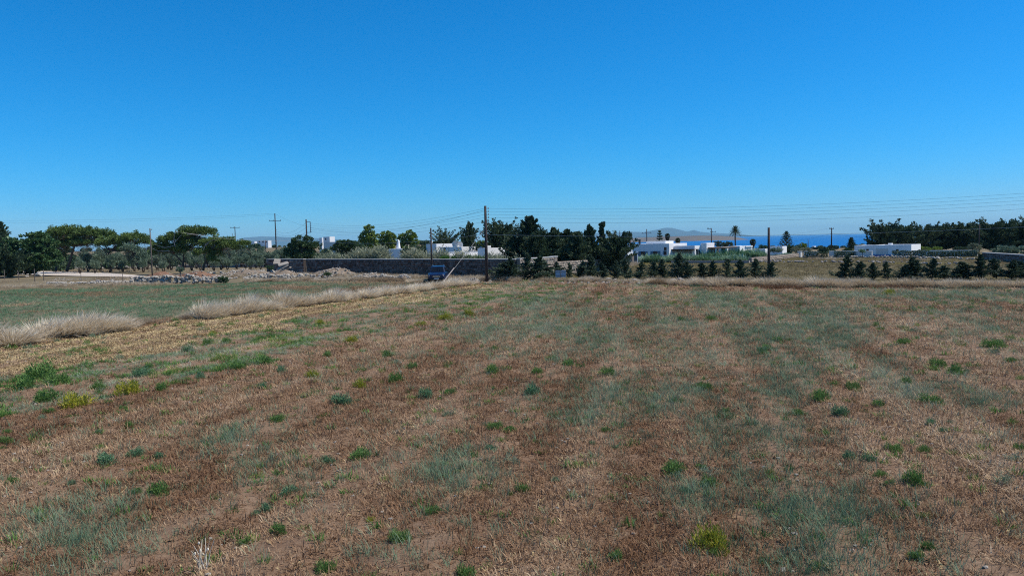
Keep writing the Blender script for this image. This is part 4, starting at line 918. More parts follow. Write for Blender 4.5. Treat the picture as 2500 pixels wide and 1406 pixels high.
hedge(2264, 2388, 611.5, 630, 126, 'longest dark hedge, ending by the far right pole', 4)

# ---- central white house behind the stone wall
Hc = House('white_house', 'central white house of stepped flat-roofed cubes behind the stone wall', 1067, 126); zt = Hc.z(1067, 595.5)
Hc.block(Hc.a(1040), 0, 0, Hc.b(1109), zt); 
Hc2 = House('white_annexe', 'lower shaded white annexe in front of the central house, under the satellite dishes', 1128, 112); Hc2.block(Hc2.a(1073), 0, 0, 3.0, Hc2.z(1128, 602.5), .2); Hc2.win_front(Hc2.a(1084), Hc2.a(1087), Hc2.z(1085, 613), Hc2.z(1085, 606), 0)
Hc3 = House('white_outbuilding', 'bright sunlit white outbuilding right of the tall pole, behind the stone wall', 1189, 104); zt3 = Hc3.z(1189, 606)
Hc3.block(Hc3.a(1166), 0, 0, Hc3.b(1252), zt3, .2); MB().box(-.5, .01, .2, .9, zt3 + .002, zt3 + .35).build('roof_stub', M['white'], Hc3.o)
A = Vector((X(1092, 103), 103, 0)); o = thing('courtyard_wall', 'low sunlit white courtyard wall left of the tall pole', 'wall', A, math.atan2(VV.y, VV.x)); hh = D(1100, 617, 103).z
MB().box(0, 8.4, -.15, .15, -.2, hh).build('wall', M['white'], o); MB().box(-.03, 8.43, -.19, .19, hh + .002, hh + .07).build('coping', M['white'], o)
# satellite dishes
for i, (px, py, ln) in enumerate(((1112, 596.5, -.5), (1122, 598, .3))):
    Y = 113.5; p = D(px, py, Y); o = thing('satellite_dish', ('left' if i == 0 else 'right') + ' of the two round satellite dishes on the annexe roof', 'satellite dish', (p.x, p.y, 0)); o.rotation_euler = (0, 0, ln)
    zc = p.z; d = MB(); n = 16; vs = []; fs = []
    for j in range(4):
        r = .52 * j / 3; 
        for k in range(n): t = 6.2832 * k / n; vs.append((r * math.cos(t), -.12 * (j / 3) ** 2, zc + r * math.sin(t)))
    for j in range(3):
        for k in range(n): fs.append((j * n + k, j * n + (k + 1) % n, (j + 1) * n + (k + 1) % n, (j + 1) * n + k))
    d.add(vs, fs).build('reflector', M['white2'], o); MB().tube([(0, .1, zc - 1.1), (0, .1, zc)], .03, 6).tube([(0, .1, zc), (0, .0, zc)], .03, 6).build('mast', M['steel'], o); MB().tube([(0, 0, zc - .5), (0, -.5, zc - .05)], .015, 5).box(-.04, .04, -.58, -.48, zc - .1, zc).build('feed_arm', M['steel'], o)
# cone chimney on its roof
Hk = House('chimney_house', 'low white roof carrying the tall white cone chimney above the reeds', 982, 128); zt = Hk.z(970, 607.5); Hk.block(Hk.a(948), 0, 0, 4, zt, .12)
p = D(972, 584, 130); cz = p.z - (Hk.C.z + zt); k = 11 * 130 / F / 2
c_ = MB().lathe([(k, 0), (k * .86, cz * .25), (k * .68, cz * .6), (k * .52, cz * .9), (k * .44, cz * .96), (k * .15, cz)], 14).build('cone_chimney', M['white'], None, None, sm=True)
c_.parent = Hk.o; rel = Vector((p.x, p.y, Hk.C.z + zt)) - Hk.C; c_.location = (rel.dot(UU), rel.dot(VV), zt - .1)
v_ = MB().box(-.12, .12, -k * .6, -k * .3, cz * .86, cz * .94).build('smoke_vent', M['black'], c_)
# distant houses on the left skyline
simple_house('hill_house', 'far white block on the skyline left of the yellow-green trees', 806, 300, 790, 818, 578, ((795, 797, 586, 582),))
simple_house('hill_house', 'far low white annexe left of the skyline block', 787, 305, 780, 789, 580.5)
simple_house('hill_house', 'far long pale-blue roof below the skyline block', 822, 270, 791, 832, 590.5, mat='white2')
simple_house('hill_house', 'far long white house on the brown hill, behind the crossarm pole', 655, 480, 626, 663, 587, ((632, 635, 592, 589), (641, 644, 592, 589), (649, 652, 592, 589)))
simple_house('hill_house', 'far low white house left end of the brown hill', 622, 470, 612, 628, 589.5)
simple_house('hill_house', 'tiny far white roof on the skyline right of the thin pole', 1054, 400, 1046, 1056, 589)
# far-left shed in the olive grove

# ------------------------------------------------------------------ poles and wires
def pole(px, top, Y, r, label, mat='pole', arms=(), name='utility_pole', lean=0.0, nins=0, insz=(0, 0)):
    b = base_at(px, Y); h = height_to(px, top, Y); o = thing(name, label, 'utility pole', b, 0, 'utility poles')
    MB().tube([(0, 0, -.2), (lean * .5, 0, h * .5), (lean, 0, h)], [r, r * .88, r * .72], 9).build('shaft', M[mat], o, sm=True)
    for (dz, w, off) in arms:
        am = MB().box(off - w / 2, off + w / 2, -.06, .06, h - dz - .05, h - dz + .05).build('crossarm', M['steel'], o)
        for q in (-.46, -.16, .46):
            MB().lathe([(.03, 0), (.06, .04), (.05, .09), (.07, .12), (.04, .2)], 7, (off + q * w, 0, h - dz + .052)).build('insulator', M['ceramic'], am)
    for k in range(nins):
        zz = h - insz[0] - k * insz[1]
        q = MB().tube([(r * .7, 0, zz), (r * .7 + .16, 0, zz)], .018, 5).build('bracket', M['steel'], o)
        MB().lathe([(.03, -.05), (.06, -.02), (.045, .02), (.06, .05), (.03, .09)], 8, (r * .7 + .19, 0, zz)).build('insulator', M['ceramic'], q)
    return b, h
B1, H1 = pole(1189, 502, 79, .17, 'tall dark wooden pole nearest the field, with a column of insulators', nins=6, insz=(.28, .31))
B2, H2 = pole(752, 535, 130, .15, 'dark wooden pole with a rectangular metal bracket on its right side')
o2 = [o for o in COL.objects if o.get('label', '').startswith('dark wooden pole with a rectangular')][0]
s_ = 130 / F; mb = MB(); zb0 = H2 - 6 * s_; zb1 = H2 - 32 * s_; xx = 9 * s_
mb.box(.1, xx, -.04, .04, zb0 - .04, zb0 + .04); mb.box(.1, xx, -.04, .04, zb1 - .04, zb1 + .04); mb.box(xx + .002, xx + .09, -.045, .045, zb1 - .05, zb0 + .05); br = mb.build('bracket', M['steel'], o2)
for k in range(5): MB().lathe([(.03, -.05), (.06, 0), (.03, .08)], 7, (xx + .16, 0, zb0 - .3 - k * .36)).build('insulator', M['ceramic'], br)
B3, H3 = pole(676, 521, 175, .15, 'tall pole with crossarm and hanging insulators on the left skyline', arms=((1.7, 2.7, 0),), nins=4, insz=(3.8, .5))
pole(1055, 556, 92, .12, 'slim dark pole standing directly behind the parked car')
pole(372, 557, 112, .10, 'thin grey pole between the two groups of wind-shaped pines', 'grey_pole', nins=1, insz=(.2, .3))
pole(577, 553, 215, .14, 'far pole with T-shaped crossarm right of the pine with dead limbs', arms=((.35, 2.7, 0),))
pole(523, 558, 260, .13, 'far pole whose crossarm peeps over the pine with dead limbs', arms=((.3, 2.8, 0),))
pole(650, 586, 210, .12, 'short dark post on the brown hill left of the tall crossarm pole', name='post')
pole(570, 570, 330, .12, 'tiny far pole left of the T-shaped crossarm pole')
pole(1877, 555, 79, .16, 'thick dark pole without crossarm standing in the pasture on the right')
B4, H4 = pole(2030, 556, 180, .16, 'pole with twin insulators in front of the sea', arms=((.25, 1.1, 0),))
pole(1973, 585, 200, .09, 'small thin pole left of the pole in front of the sea')
pole(2390, 547, 145, .13, 'pole between the dark conifers at the far right', nins=2, insz=(.2, .4))
B5, H5 = pole(1579.5, 559, 170, .12, 'crossarm pole rising behind the left part of the villa', arms=((.95, 2.0, 0),))
B6, H6 = pole(1737, 557, 175, .13, 'crossarm pole rising behind the right part of the villa', arms=((.9, 1.2, .4), (.15, .9, -.5)))
pole(1514, 563, 150, .09, 'thin pole at the right end of the dark cypress clump')
pole(1293, 537, 106, .09, 'thin pole poking out of the highest dark cypress')
def wire(label, P0, P1, sag, r=.009, mat='wire', group='overhead wires', name='overhead_wire'):
    P0 = Vector(P0); P1 = Vector(P1); pts = []
    for i in range(25):
        t = i / 24; p = P0.lerp(P1, t); p.z -= 4 * sag * t * (1 - t); pts.append(tuple(p - P0))
    o = MB().tube(pts, r, 4).build(name, M[mat], None, P0); return tag(o, label, 'wire', group)
ends = ['topmost', 'second', 'third', 'fourth', 'lowest']
PR = Vector((58.5, 62, 0))
pr_o = thing('utility_pole', 'wooden pole beyond the right edge, carrying the five long wires', 'utility pole', PR, 0, 'utility poles'); MB().tube([(0, 0, -.2), (0, 0, 8.4)], [.17, .13], 9).build('shaft', M['pole'], pr_o, sm=True)
for k in range(5):
    za = H1 - .28 - .31 * k - (.12 if k == 4 else 0); wire(ends[k] + ' of the five stacked wires running right from the tall pole', B1 + Vector((.3, 0, za)), PR + Vector((-.25, 0, 8.05 - .31 * k - (.1 if k == 4 else 0))), .88)
    wire(ends[k] + ' of the stacked wires running left from the tall pole to the bracket pole', B1 + Vector((-.14, 0, za)), B2 + Vector((xx + .18, 0, zb0 - .26 - k * .36)), 1.0)
for k in range(3):
    wire(['upper', 'middle', 'lower'][k] + ' thin wire between the metal bracket pole and the tall crossarm pole', B2 + Vector((-.1, 0, H2 - .6 - k * .8)), B3 + Vector((0, 0, H3 - 3.9 - k * .5)), 1.1, .012)
LP = Vector((X(-600, 165), 165, 0))
wire('long thin wire running left across the sky from the tall crossarm pole', B3 + Vector((0, 0, H3)), D(-500, 528, 150), 1.2, .013)
wire('second thin wire running left across the sky, just under the long one', B3 + Vector((0, .4, H3 - .3)), D(-500, 533, 150), 1.3, .011)
wire('thin wire descending right from the top of the tall crossarm pole', B3 + Vector((0, 0, H3 - .05)), B1 + Vector((-.15, 0, H1 - .45)), 3.2, .012)
wire('pale telephone cable running right from the middle of the tall pole', B1 + Vector((.15, 0, D(1196, 572, 79).z)), PR + Vector((-.2, 0, 5.0)), .78, .016, 'cable')
wire('pale telephone cable running left from the middle of the tall pole', B1 + Vector((-.15, 0, D(1180, 571, 79).z)), B2 + Vector((.1, 0, D(752, 585, 130).z)), .8, .016, 'cable')
wire('pale telephone cable between the bracket pole and the left pines', B2 + Vector((-.1, 0, D(752, 585, 130).z)), D(450, 569, 118), .6, .016, 'cable')
wire('thin cable sagging in front of the sea from the twin-insulator pole', B4 + Vector((-.1, 0, H4 - 1.4)), B6 + Vector((0, 0, H6 - 3.2)), 1.3, .018)
wire('thin cable running right from the twin-insulator pole to the conifers', B4 + Vector((.1, 0, H4 - 1.4)), D(2230, 577, 160), .6, .018)
wire('thin wire joining the villa pole and the twin-insulator pole', B6 + Vector((.2, 0, H6 - .9)), B4 + Vector((0, 0, H4)), 1.3, .012)
# guy wire of the tall pole
a = B1 + Vector((-.1, -.1, D(1172, 560, 79).z)); b = G(1088, 688.5); b = Vector((b.x, 74.5, 0)); a = B1 + Vector((-.15, -.05, H1 * .69))
o = thing('guy_wire', 'guy wire of the tall pole with thick pale sleeve at its foot, beside the car', 'guy wire', b)
dv = a - b; MB().tube([(0, 0, -.1), dv], .016, 5).build('strand', M['cable'], o); MB().tube([dv * .01, dv * .30], .055, 8).build('sleeve', M['sleeve'], o)

# ------------------------------------------------------------------ road sign seen from behind
g = G(1369, 684); o = thing('road_sign', 'square grey road sign seen from behind, on a short post', 'sign', g, -.05); s_ = g.y / F; w = 26 * s_; z0 = D(1369, 677, g.y).z; z1 = D(1369, 660, g.y).z
for sg in (-1, 1):
    MB().box(min(0, sg * w / 2) + .02, max(0, sg * w / 2) - .02, -.02, .02, z0, z1).build('panel', M['sign_back'], o)
MB().box(-w / 2 + .05, w / 2 - .05, -.05, -.022, z0 + .12, z0 + .17).box(-w / 2 + .05, w / 2 - .05, -.05, -.022, z1 - .17, z1 - .12).build('stiffener', M['steel'], o); MB().tube([(0, -.08, -.1), (0, -.08, z1)], .035, 8).build('post', M['steel'], o)
# fence at the far left
for i, (px, top, bot) in enumerate(((46, 660, 684), (85, 656, 686), (107, 658, 684), (11, 658, 680))):
    g = G(px, bot); o = thing('fence_post', 'rough wooden fence post, %s from the left edge' % ORD[[1, 2, 3, 0][i]], 'fence post', g, 0, 'wooden fence posts at the left'); h = D(px, top, g.y).z; MB().tube([(0, 0, -.1), (.03, 0, h * .5), (-.12 if i == 0 else 0, 0, h)], [.06, .055, .045], 6).build('shaft', M['grey_pole'], o)
A = G(107, 684); B = G(300, 688); o = thing('wire_fence', 'sagging wire mesh fence in front of the pale track', 'fence', A, math.atan2(B.y - A.y, B.x - A.x)); L_ = (B - A).length; mb = MB()
for k in range(6): mb.tube([(0, 0, .15 + .2 * k), (L_ / 2, 0, .1 + .19 * k), (L_, 0, .12 + .18 * k)], .006, 3)
mb.build('strand', M['steel'], o); mb = MB()
for k in range(40): mb.tube([(L_ * k / 39, 0, .05), (L_ * k / 39, 0, 1.1)], .004, 3)
mb.build('mesh_wire', M['steel'], o)
for k in (1, 2): MB().tube([(L_ * k / 2, 0, -.2), (L_ * k / 2, 0, 1.1)], .035, 6).build('post', M['grey_pole'], o)

# ------------------------------------------------------------------ the car
g = Vector((X(1070, 80.5), 80.5, 0)); car = thing('parked_car', 'dark blue off-road car parked nose towards the field in the dry grass', 'car', g, .02)
def loft(secs):
    """secs: list of (y, [(x, z) half outline bottom to top]); mirrored left and right"""
    mb = MB(); n = len(secs[0][1]); vs = []; fs = []
    for y, pr in secs:
        for (x, z) in pr: vs.append((x, y, z))
        for (x, z) in reversed(pr): vs.append((-x, y, z))
    k = 2 * n
    for i in range(len(secs) - 1):
        for j in range(k): fs.append((i * k + j, i * k + (j + 1) % k, (i + 1) * k + (j + 1) % k, (i + 1) * k + j))
    fs.append(tuple(range(k - 1, -1, -1))); fs.append(tuple((len(secs) - 1) * k + j for j in range(k))); return mb.add(vs, fs)
def sec(w, z0, z1, zh, tw): return [(w * .82, z0), (w * .97, z0 + .12), (w, z0 + .38), (w * .985, zh), (tw, z1)]
body = loft([(-2.25, sec(.70, .42, .86, .78, .58)), (-2.15, sec(.84, .34, .98, .86, .66)), (-1.75, sec(.91, .30, 1.05, .94, .72)), (-.95, sec(.93, .30, 1.10, 1.00, .76)), (.0, sec(.93, .30, 1.12, 1.02, .80)), (1.5, sec(.93, .30, 1.12, 1.02, .80)), (2.1, sec(.90, .36, 1.10, 1.0, .78)), (2.25, sec(.82, .45, 1.05, .95, .72))]).build('body', M['paint'], car, sm=False)
def gsec(w0, w1, z0, z1): return [(w0, z0), (w0 * .995, z0 + .1), (w0 * .5 + w1 * .5, (z0 + z1) / 2), (w1, z1 - .06), (w1 * .88, z1)]
loft([(-.95, gsec(.80, .77, 1.08, 1.14)), (-.35, gsec(.82, .68, 1.09, 1.62)), (-.15, gsec(.82, .66, 1.09, 1.70)), (.6, gsec(.82, .66, 1.09, 1.74)), (1.7, gsec(.82, .65, 1.09, 1.71)), (2.12, gsec(.80, .62, 1.09, 1.52)), (2.18, gsec(.78, .74, 1.07, 1.16))]).build('cabin', M['paint'], car)
MB().add([(-.70, -.93, 1.165), (.70, -.93, 1.165), (.60, -.372, 1.615), (-.60, -.372, 1.615), (-.70, -.945, 1.175), (.70, -.945, 1.175), (.60, -.39, 1.63), (-.60, -.39, 1.63)], [(3, 2, 1, 0), (4, 5, 6, 7), (0, 1, 5, 4), (1, 2, 6, 5), (2, 3, 7, 6), (3, 0, 4, 7)]).build('windscreen', M['glass'], car)
for sg in (-1, 1):
    for (y0, y1) in ((-.45, .38), (.46, 1.25), (1.32, 1.95)):
        q = .16 if y0 < -.3 else 0
        MB().add([(sg * .825, y0 - q, 1.16), (sg * .825, y1, 1.16), (sg * .70, y1, 1.58), (sg * .70, y0 + .1, 1.55), (sg * .80, y0 - q, 1.16), (sg * .80, y1, 1.16), (sg * .675, y1, 1.58), (sg * .675, y0 + .1, 1.55)], [(0, 1, 2, 3), (7, 6, 5, 4), (0, 4, 5, 1), (1, 5, 6, 2), (2, 6, 7, 3), (3, 7, 4, 0)]).build('side_window', M['glass'], car)
    MB().tube([(sg * .60, -.2, 1.70), (sg * .60, -.05, 1.79), (sg * .60, 1.5, 1.80), (sg * .60, 1.7, 1.72)], .022, 6).build('roof_rail', M['chrome'], car)
    mr = MB().box(min(sg * .86, sg * 1.06), max(sg * .86, sg * 1.06), -.62, -.50, 1.10, 1.27).build('mirror', M['black'], car)
    MB().box(min(sg * .89, sg * 1.04), max(sg * .89, sg * 1.04), -.498, -.49, 1.12, 1.25).build('mirror_glass', M['chrome'], mr)
    hl = loft([(-2.235, [(.02, .70), (.15, .70), (.17, .76), (.14, .84), (.02, .84)]), (-2.12, [(.02, .68), (.17, .69), (.19, .76), (.16, .87), (.02, .87)])]).build('headlight', M['lamp'], car, (sg * .60, 0, 0))
    MB().tube([(sg * .62, -2.26, .50), (sg * .62, -2.18, .50)], .06, 10).build('fog_lamp', M['lamp'], car)
    for y in (-1.42, 1.38):
        wh = MB(); n = 18
        prof = [(.20, -.10), (.34, -.11), (.37, -.06), (.37, .06), (.34, .11), (.20, .10)]; vs = [(o_, r_ * math.cos(6.2832 * k / n), r_ * math.sin(6.2832 * k / n)) for (r_, o_) in prof for k in range(n)]
        fs = [(i * n + k, i * n + (k + 1) % n, (i + 1) * n + (k + 1) % n, (i + 1) * n + k) for i in range(5) for k in range(n)]
        w_ = thing_w = wh.add(vs, fs).build('wheel', M['tyre'], car, (sg * .84, y, .37)); rm = MB(); 
        for k in range(6): t = k * 1.047; rm.hexa([(sg * .04, .04 * math.cos(t + 1.5), .04 * math.sin(t + 1.5)), (sg * .07, .04 * math.cos(t + 1.5), .04 * math.sin(t + 1.5)), (sg * .04, -.04 * math.cos(t + 1.5), -.04 * math.sin(t + 1.5)), (sg * .07, -.04 * math.cos(t + 1.5), -.04 * math.sin(t + 1.5)), (sg * .04, .22 * math.cos(t + .15), .22 * math.sin(t + .15)), (sg * .07, .22 * math.cos(t + .15), .22 * math.sin(t + .15)), (sg * .04, .22 * math.cos(t - .15), .22 * math.sin(t - .15)), (sg * .07, .22 * math.cos(t - .15), .22 * math.sin(t - .15))])
        rm.build('rim', M['chrome'], w_)
gr = MB().box(-.42, .42, -2.275, -2.23, .60, .80)
gr.build('grille', M['black'], car); mb = MB()
for k in range(4): mb.box(-.40, .40, -2.285, -2.277, .62 + k * .045, .64 + k * .045)
mb.build('grille_bar', M['chrome'], car)
MB().box(-.80, .80, -2.32, -2.16, .36, .55).build('bumper', M['black'], car); MB().box(-.26, .26, -2.335, -2.322, .42, .53).build('number_plate', M['white2'], car)

# ------------------------------------------------------------------ ground cover
def blades_mesh(name, rng, n, h, spread, w, lean=.5, curl=.4, flat=0.0):
    """n bent blades, each two stacked narrow triangles/quads"""
    a = rng.random(n) * 6.283; r = spread * np.sqrt(rng.random(n)) * .5
    b0 = np.stack([r * np.cos(a), r * np.sin(a), np.zeros(n)], 1)
    a2 = a + rng.normal(size=n) * .9; le = lean * rng.random(n) ** .7; H = h * rng.uniform(.45, 1.1, n)
    fl = rng.random(n) < flat; le = np.where(fl, rng.uniform(1.2, 1.5, n), le)
    d = np.stack([np.sin(le) * np.cos(a2), np.sin(le) * np.sin(a2), np.cos(le)], 1)
    le2 = np.minimum(le + curl * rng.random(n), 1.7); d2 = np.stack([np.sin(le2) * np.cos(a2), np.sin(le2) * np.sin(a2), np.cos(le2)], 1)
    m1 = b0 + d * (H * .55)[:, None]; tp = m1 + d2 * (H * .5)[:, None]; m1[:, 2] = np.maximum(m1[:, 2], .012); tp[:, 2] = np.maximum(tp[:, 2], .008)
    s = np.stack([-np.sin(a2 + rng.normal(size=n) * .6), np.cos(a2 + rng.normal(size=n) * .6), np.zeros(n)], 1) * (w * rng.uniform(.6, 1.3, n))[:, None] / 2
    V = np.stack([b0 - s, b0 + s, m1 + s * .8, m1 - s * .8, tp], 1).reshape(-1, 3); i = np.arange(n) * 5
    me = bpy.data.meshes.new(name); F_ = [(int(k), int(k + 1), int(k + 2), int(k + 3)) for k in i] + [(int(k + 3), int(k + 2), int(k + 4)) for k in i]
    me.from_pydata(V.tolist(), [], F_); me.update(); return me
def scatter(name, pts, sc, tint, protos, mat, label, cat, szv=None):
    me = bpy.data.meshes.new(name); n = len(pts); me.vertices.add(n); me.vertices.foreach_set('co', np.asarray(pts, np.float32).ravel())
    rng = np.random.default_rng(len(name) + n)
    def att(nm, ty, arr): me.attributes.new(nm, ty, 'POINT').data.foreach_set('value', arr)
    att('rz', 'FLOAT', (rng.random(n) * 6.283).astype(np.float32)); att('sc', 'FLOAT', np.asarray(sc, np.float32)); att('sz', 'FLOAT', np.asarray(sc if szv is None else szv, np.float32)); att('tint', 'FLOAT', np.clip(tint, 0, 1).astype(np.float32)); att('pid', 'INT', rng.integers(0, len(protos), n).astype(np.int32))
    pc = bpy.data.collections.new(name + '_source')
    for i, pm in enumerate(protos):
        pm = pm.copy(); pm.materials.clear(); pm.materials.append(mat); q = bpy.data.objects.new('%s_blade_%02d' % (name, i), pm); pc.objects.link(q)
    ng = bpy.data.node_groups.new(name + '_nodes', 'GeometryNodeTree'); ng.interface.new_socket('Geometry', in_out='INPUT', socket_type='NodeSocketGeometry'); ng.interface.new_socket('Geometry', in_out='OUTPUT', socket_type='NodeSocketGeometry')
    N = ng.nodes; Lk = ng.links; gi = N.new('NodeGroupInput'); go = N.new('NodeGroupOutput'); ip = N.new('GeometryNodeInstanceOnPoints'); ci = N.new('GeometryNodeCollectionInfo')
    ci.inputs['Collection'].default_value = pc; ci.inputs['Separate Children'].default_value = True; ci.inputs['Reset Children'].default_value = True
    def na(nm, ty):
        q = N.new('GeometryNodeInputNamedAttribute'); q.data_type = ty; q.inputs['Name'].default_value = nm; return q.outputs['Attribute']
    cr = N.new('ShaderNodeCombineXYZ'); Lk.new(na('rz', 'FLOAT'), cr.inputs[2]); cs = N.new('ShaderNodeCombineXYZ'); s1 = na('sc', 'FLOAT'); Lk.new(s1, cs.inputs[0]); Lk.new(s1, cs.inputs[1]); Lk.new(na('sz', 'FLOAT'), cs.inputs[2])
    ip.inputs['Pick Instance'].default_value = True; Lk.new(gi.outputs[0], ip.inputs['Points']); Lk.new(ci.outputs[0], ip.inputs['Instance']); Lk.new(na('pid', 'INT'), ip.inputs['Instance Index']); Lk.new(cr.outputs[0], ip.inputs['Rotation']); Lk.new(cs.outputs[0], ip.inputs['Scale']); Lk.new(ip.outputs[0], go.inputs[0])
    o = link(name, me, mat); md = o.modifiers.new('scatter', 'NODES'); md.node_group = ng
    return tag(o, label, cat, None, 'stuff')
def inpoly(px, py, poly):
    c = np.zeros(len(px), bool); n = len(poly)
    for i in range(n):
        x0, y0 = poly[i]; x1, y1 = poly[(i + 1) % n]
        c ^= ((y0 > py) != (y1 > py)) & (px < (x1 - x0) * (py - y0) / (y1 - y0 + 1e-9) + x0)
    return c
rng = np.random.default_rng(7)
def wedge(n, d0, d1, half=39.0):
    r = np.sqrt(rng.random(n) * (d1 ** 2 - d0 ** 2) + d0 ** 2); a = np.radians((rng.random(n) * 2 - 1) * half); return r * np.sin(a), r * np.cos(a)
P_ = []
for (d0, d1, dn, s) in ((6.5, 14, 150, 1.0), (14, 24, 95, 1.15), (24, 38, 48, 1.4), (38, 60, 22, 1.9), (60, 95, 9, 2.6)):
    area = math.radians(78) * (d1 ** 2 - d0 ** 2) / 2; n = int(area * dn); x, y = wedge(n, d0, d1); P_.append(np.stack([x, y, np.full(n, s)], 1))
P_ = np.concatenate(P_); x, y, S = P_.T; ok = y < edge_y(x) + .3; x, y, S = x[ok], y[ok], S[ok]; z = fz(x, y) - .01
W = np.stack([x, y, z], 1); px, py = proj(W); n = len(x)
wob = (fbm(x, y, 3.0, 41) - .5); wob2 = (fbm(x, y, 1.2, 43) - .5)
wpx = px + wob * 120; wpy = py + wob2 * 14 + wob * (py - 560) * .12
straw_poly = [(-300, 880), (0, 838), (500, 772), (900, 713), (1200, 690), (1240, 704), (1050, 730), (850, 765), (700, 795), (350, 858), (0, 930), (-300, 960)]
green_poly = [(-300, 950), (0, 925), (400, 850), (700, 796), (1000, 742), (1200, 704), (1375, 694), (1375, 718), (1200, 757), (1000, 792), (700, 862), (450, 925), (230, 985), (0, 1020), (-300, 1050)]
instraw = inpoly(wpx, wpy, straw_poly); ingreen = inpoly(wpx, wpy, green_poly)
patches = [(1200, 812, 95, 20, .9), (1350, 800, 150, 28, .9), (1470, 835, 95, 26, .9), (1640, 790, 60, 22, .8), (2000, 785, 105, 36, 1.1), (2055, 832, 60, 26, 1.), (1940, 800, 60, 32, 1.), (2010, 850, 90, 26, .9), (2130, 722, 80, 9, 1.1), (2460, 722, 80, 14, 1.1), (1730, 732, 70, 12, .9), (1855, 815, 75, 26, .7), (1800, 760, 90, 14, .7), (2300, 730, 140, 9, .6), (2330, 770, 90, 14, .8), (2420, 800, 90, 18, .7), (1930, 890, 70, 45, .8), (1600, 960, 95, 35, .9), (1480, 960, 65, 25, .8), (1440, 1012, 110, 38, .75), (1760, 1055, 75, 60, .85), (1880, 1080, 90, 50, .7), (2150, 905, 70, 24, .8), (2270, 940, 80, 22, .6), (2390, 980, 70, 22, .6), (1080, 1140, 100, 46, 1.05), (1180, 1160, 60, 40, .5), (1850, 1175, 55, 45, .9), (1905, 1255, 70, 45, .8), (2040, 1285, 70, 55, 1.1), (1720, 1240, 70, 40, .8), (1960, 1350, 120, 60, .7), (600, 1090, 95, 34, .7), (660, 1150, 80, 30, .5), (190, 1300, 150, 60, .8), (290, 1230, 70, 40, .6), (1470, 870, 120, 20, .5), (1300, 730, 90, 14, 1.0), (1450, 760, 120, 12, .5), (1560, 745, 60, 14, .9), (1600, 860, 60, 20, .5), (1690, 870, 70, 26, .7), (1250, 860, 120, 18, .4), (1900, 950, 70, 25, .7), (2230, 960, 60, 16, .7), (850, 830, 60, 10, .5), (2420, 720, 120, 16, .9), (1000, 1370, 90, 40, .4), (1150, 1300, 100, 30, .3), (130, 860, 60, 10, .5)]
td = np.zeros(n)
for (a, b, rx, ry, s) in patches: td = np.maximum(td, s * np.exp(-((wpx - a) / rx) ** 2 * .8 - ((wpy - b) / ry) ** 2 * .8))
brk = fbm(x, y, .9, 51, 3); big_ = fbm(x, y, 5.5, 53, 3); qq = x * .983 - y * .186 + wob * .5; pp_ = x * .186 + y * .983
an = lambda sq, sp, seed: .65 * vnoise(qq / sq, pp_ / sp, 1, seed) + .35 * vnoise(qq / sq * 2.3, pp_ / sp * 2.1, 1, seed + 3)
rows_ = an(1.7, 22, 55) - np.clip(np.sin(qq * 2 * math.pi / 1.9), 0, 1) * .10
q = rng.random(n)
far = np.clip((np.hypot(x, y) - 30) / 40, 0, 1)
p_teal = np.clip(td * .78 * (0.3 + 1.2 * brk) + np.clip(rows_ + (big_ - .5) * .8 - .47, 0, 1) * (.35 + 1.2 * far) * np.clip((px - 500) / 700, .25, 1) + .03, 0, .8) * np.where(instraw, .15, 1)
p_teal = np.where(ingreen, np.clip((brk - .36) * 3.0, .06, .8), p_teal)
p_green = np.where(ingreen, np.clip((fbm(x, y, 1.6, 57) - .5) * 2.0, 0.02, .5), .012 + .02 * far)
is_teal = q < p_teal; is_green = (~is_teal) & (q < p_teal + p_green); dry = ~(is_teal | is_green)
bare = .55 * fbm(x, y, 1.1, 61, 3) + .45 * an(.8, 12, 62); lane0 = np.sin(qq * 2 * math.pi / 1.9)
keep = rng.random(n) < np.where(dry, np.clip(.30 + (bare - .33) * 3.4 - np.clip(lane0 - .45, 0, 1) * .5, .26, 1), 1) * np.where(ingreen & dry, .45, 1) + np.where(instraw & dry, .6, 0)
is_straw = dry & keep & (instraw | (rng.random(n) < .04)); is_stub = dry & keep & ~is_straw
stub_p = [blades_mesh('stubble%d' % i, np.random.default_rng(500 + i), 24, .13, .28, .011, 1.3, .6, .62) for i in range(8)]
litter_p = [blades_mesh('litter%d' % i, np.random.default_rng(520 + i), 20, .09, .26, .018, 1.3, .5, .5) for i in range(5)]
teal_p = [blades_mesh('grass%d' % i, np.random.default_rng(540 + i), 13, .26, .24, .007, .7, .5) for i in range(6)]
weed_p = [blades_mesh('weed%d' % i, np.random.default_rng(560 + i), 34, .16, .22, .014, 1.0, .4) for i in range(4)]
lane = np.sin(qq * 2 * math.pi / 1.9) * .5 + np.sin(qq * 2 * math.pi / 6.1 + 1.3) * .5
tone = np.clip(.44 + lane * .19 + (an(1.1, 16, 71) - .5) * .95 + (an(.45, 9, 72) - .5) * .5 + (fbm(x, y, 2.2, 73, 3) - .5) * .7 + (fbm(x, y, 11, 74, 2) - .5) * .6 + rng.normal(size=n) * .16, 0, 1)
def pick(mk): return np.flatnonzero(mk)
j = pick(is_stub); scatter('dry_stubble', W[j], S[j] * rng.uniform(.7, 1.3, len(j)), tone[j], stub_p, M['i_stub'], 'reddish-brown to grey dry stubble covering the ploughed field', 'stubble', S[j] ** .6 * rng.uniform(.6, 1.3, len(j)))
j = pick(is_straw); scatter('straw_litter', W[j], S[j] * rng.uniform(.7, 1.3, len(j)), tone[j] * .8 + .1, litter_p, M['i_straw'], 'ochre straw litter in a band along the left grass strip', 'straw', S[j] ** .5 * rng.uniform(.6, 1.2, len(j)))
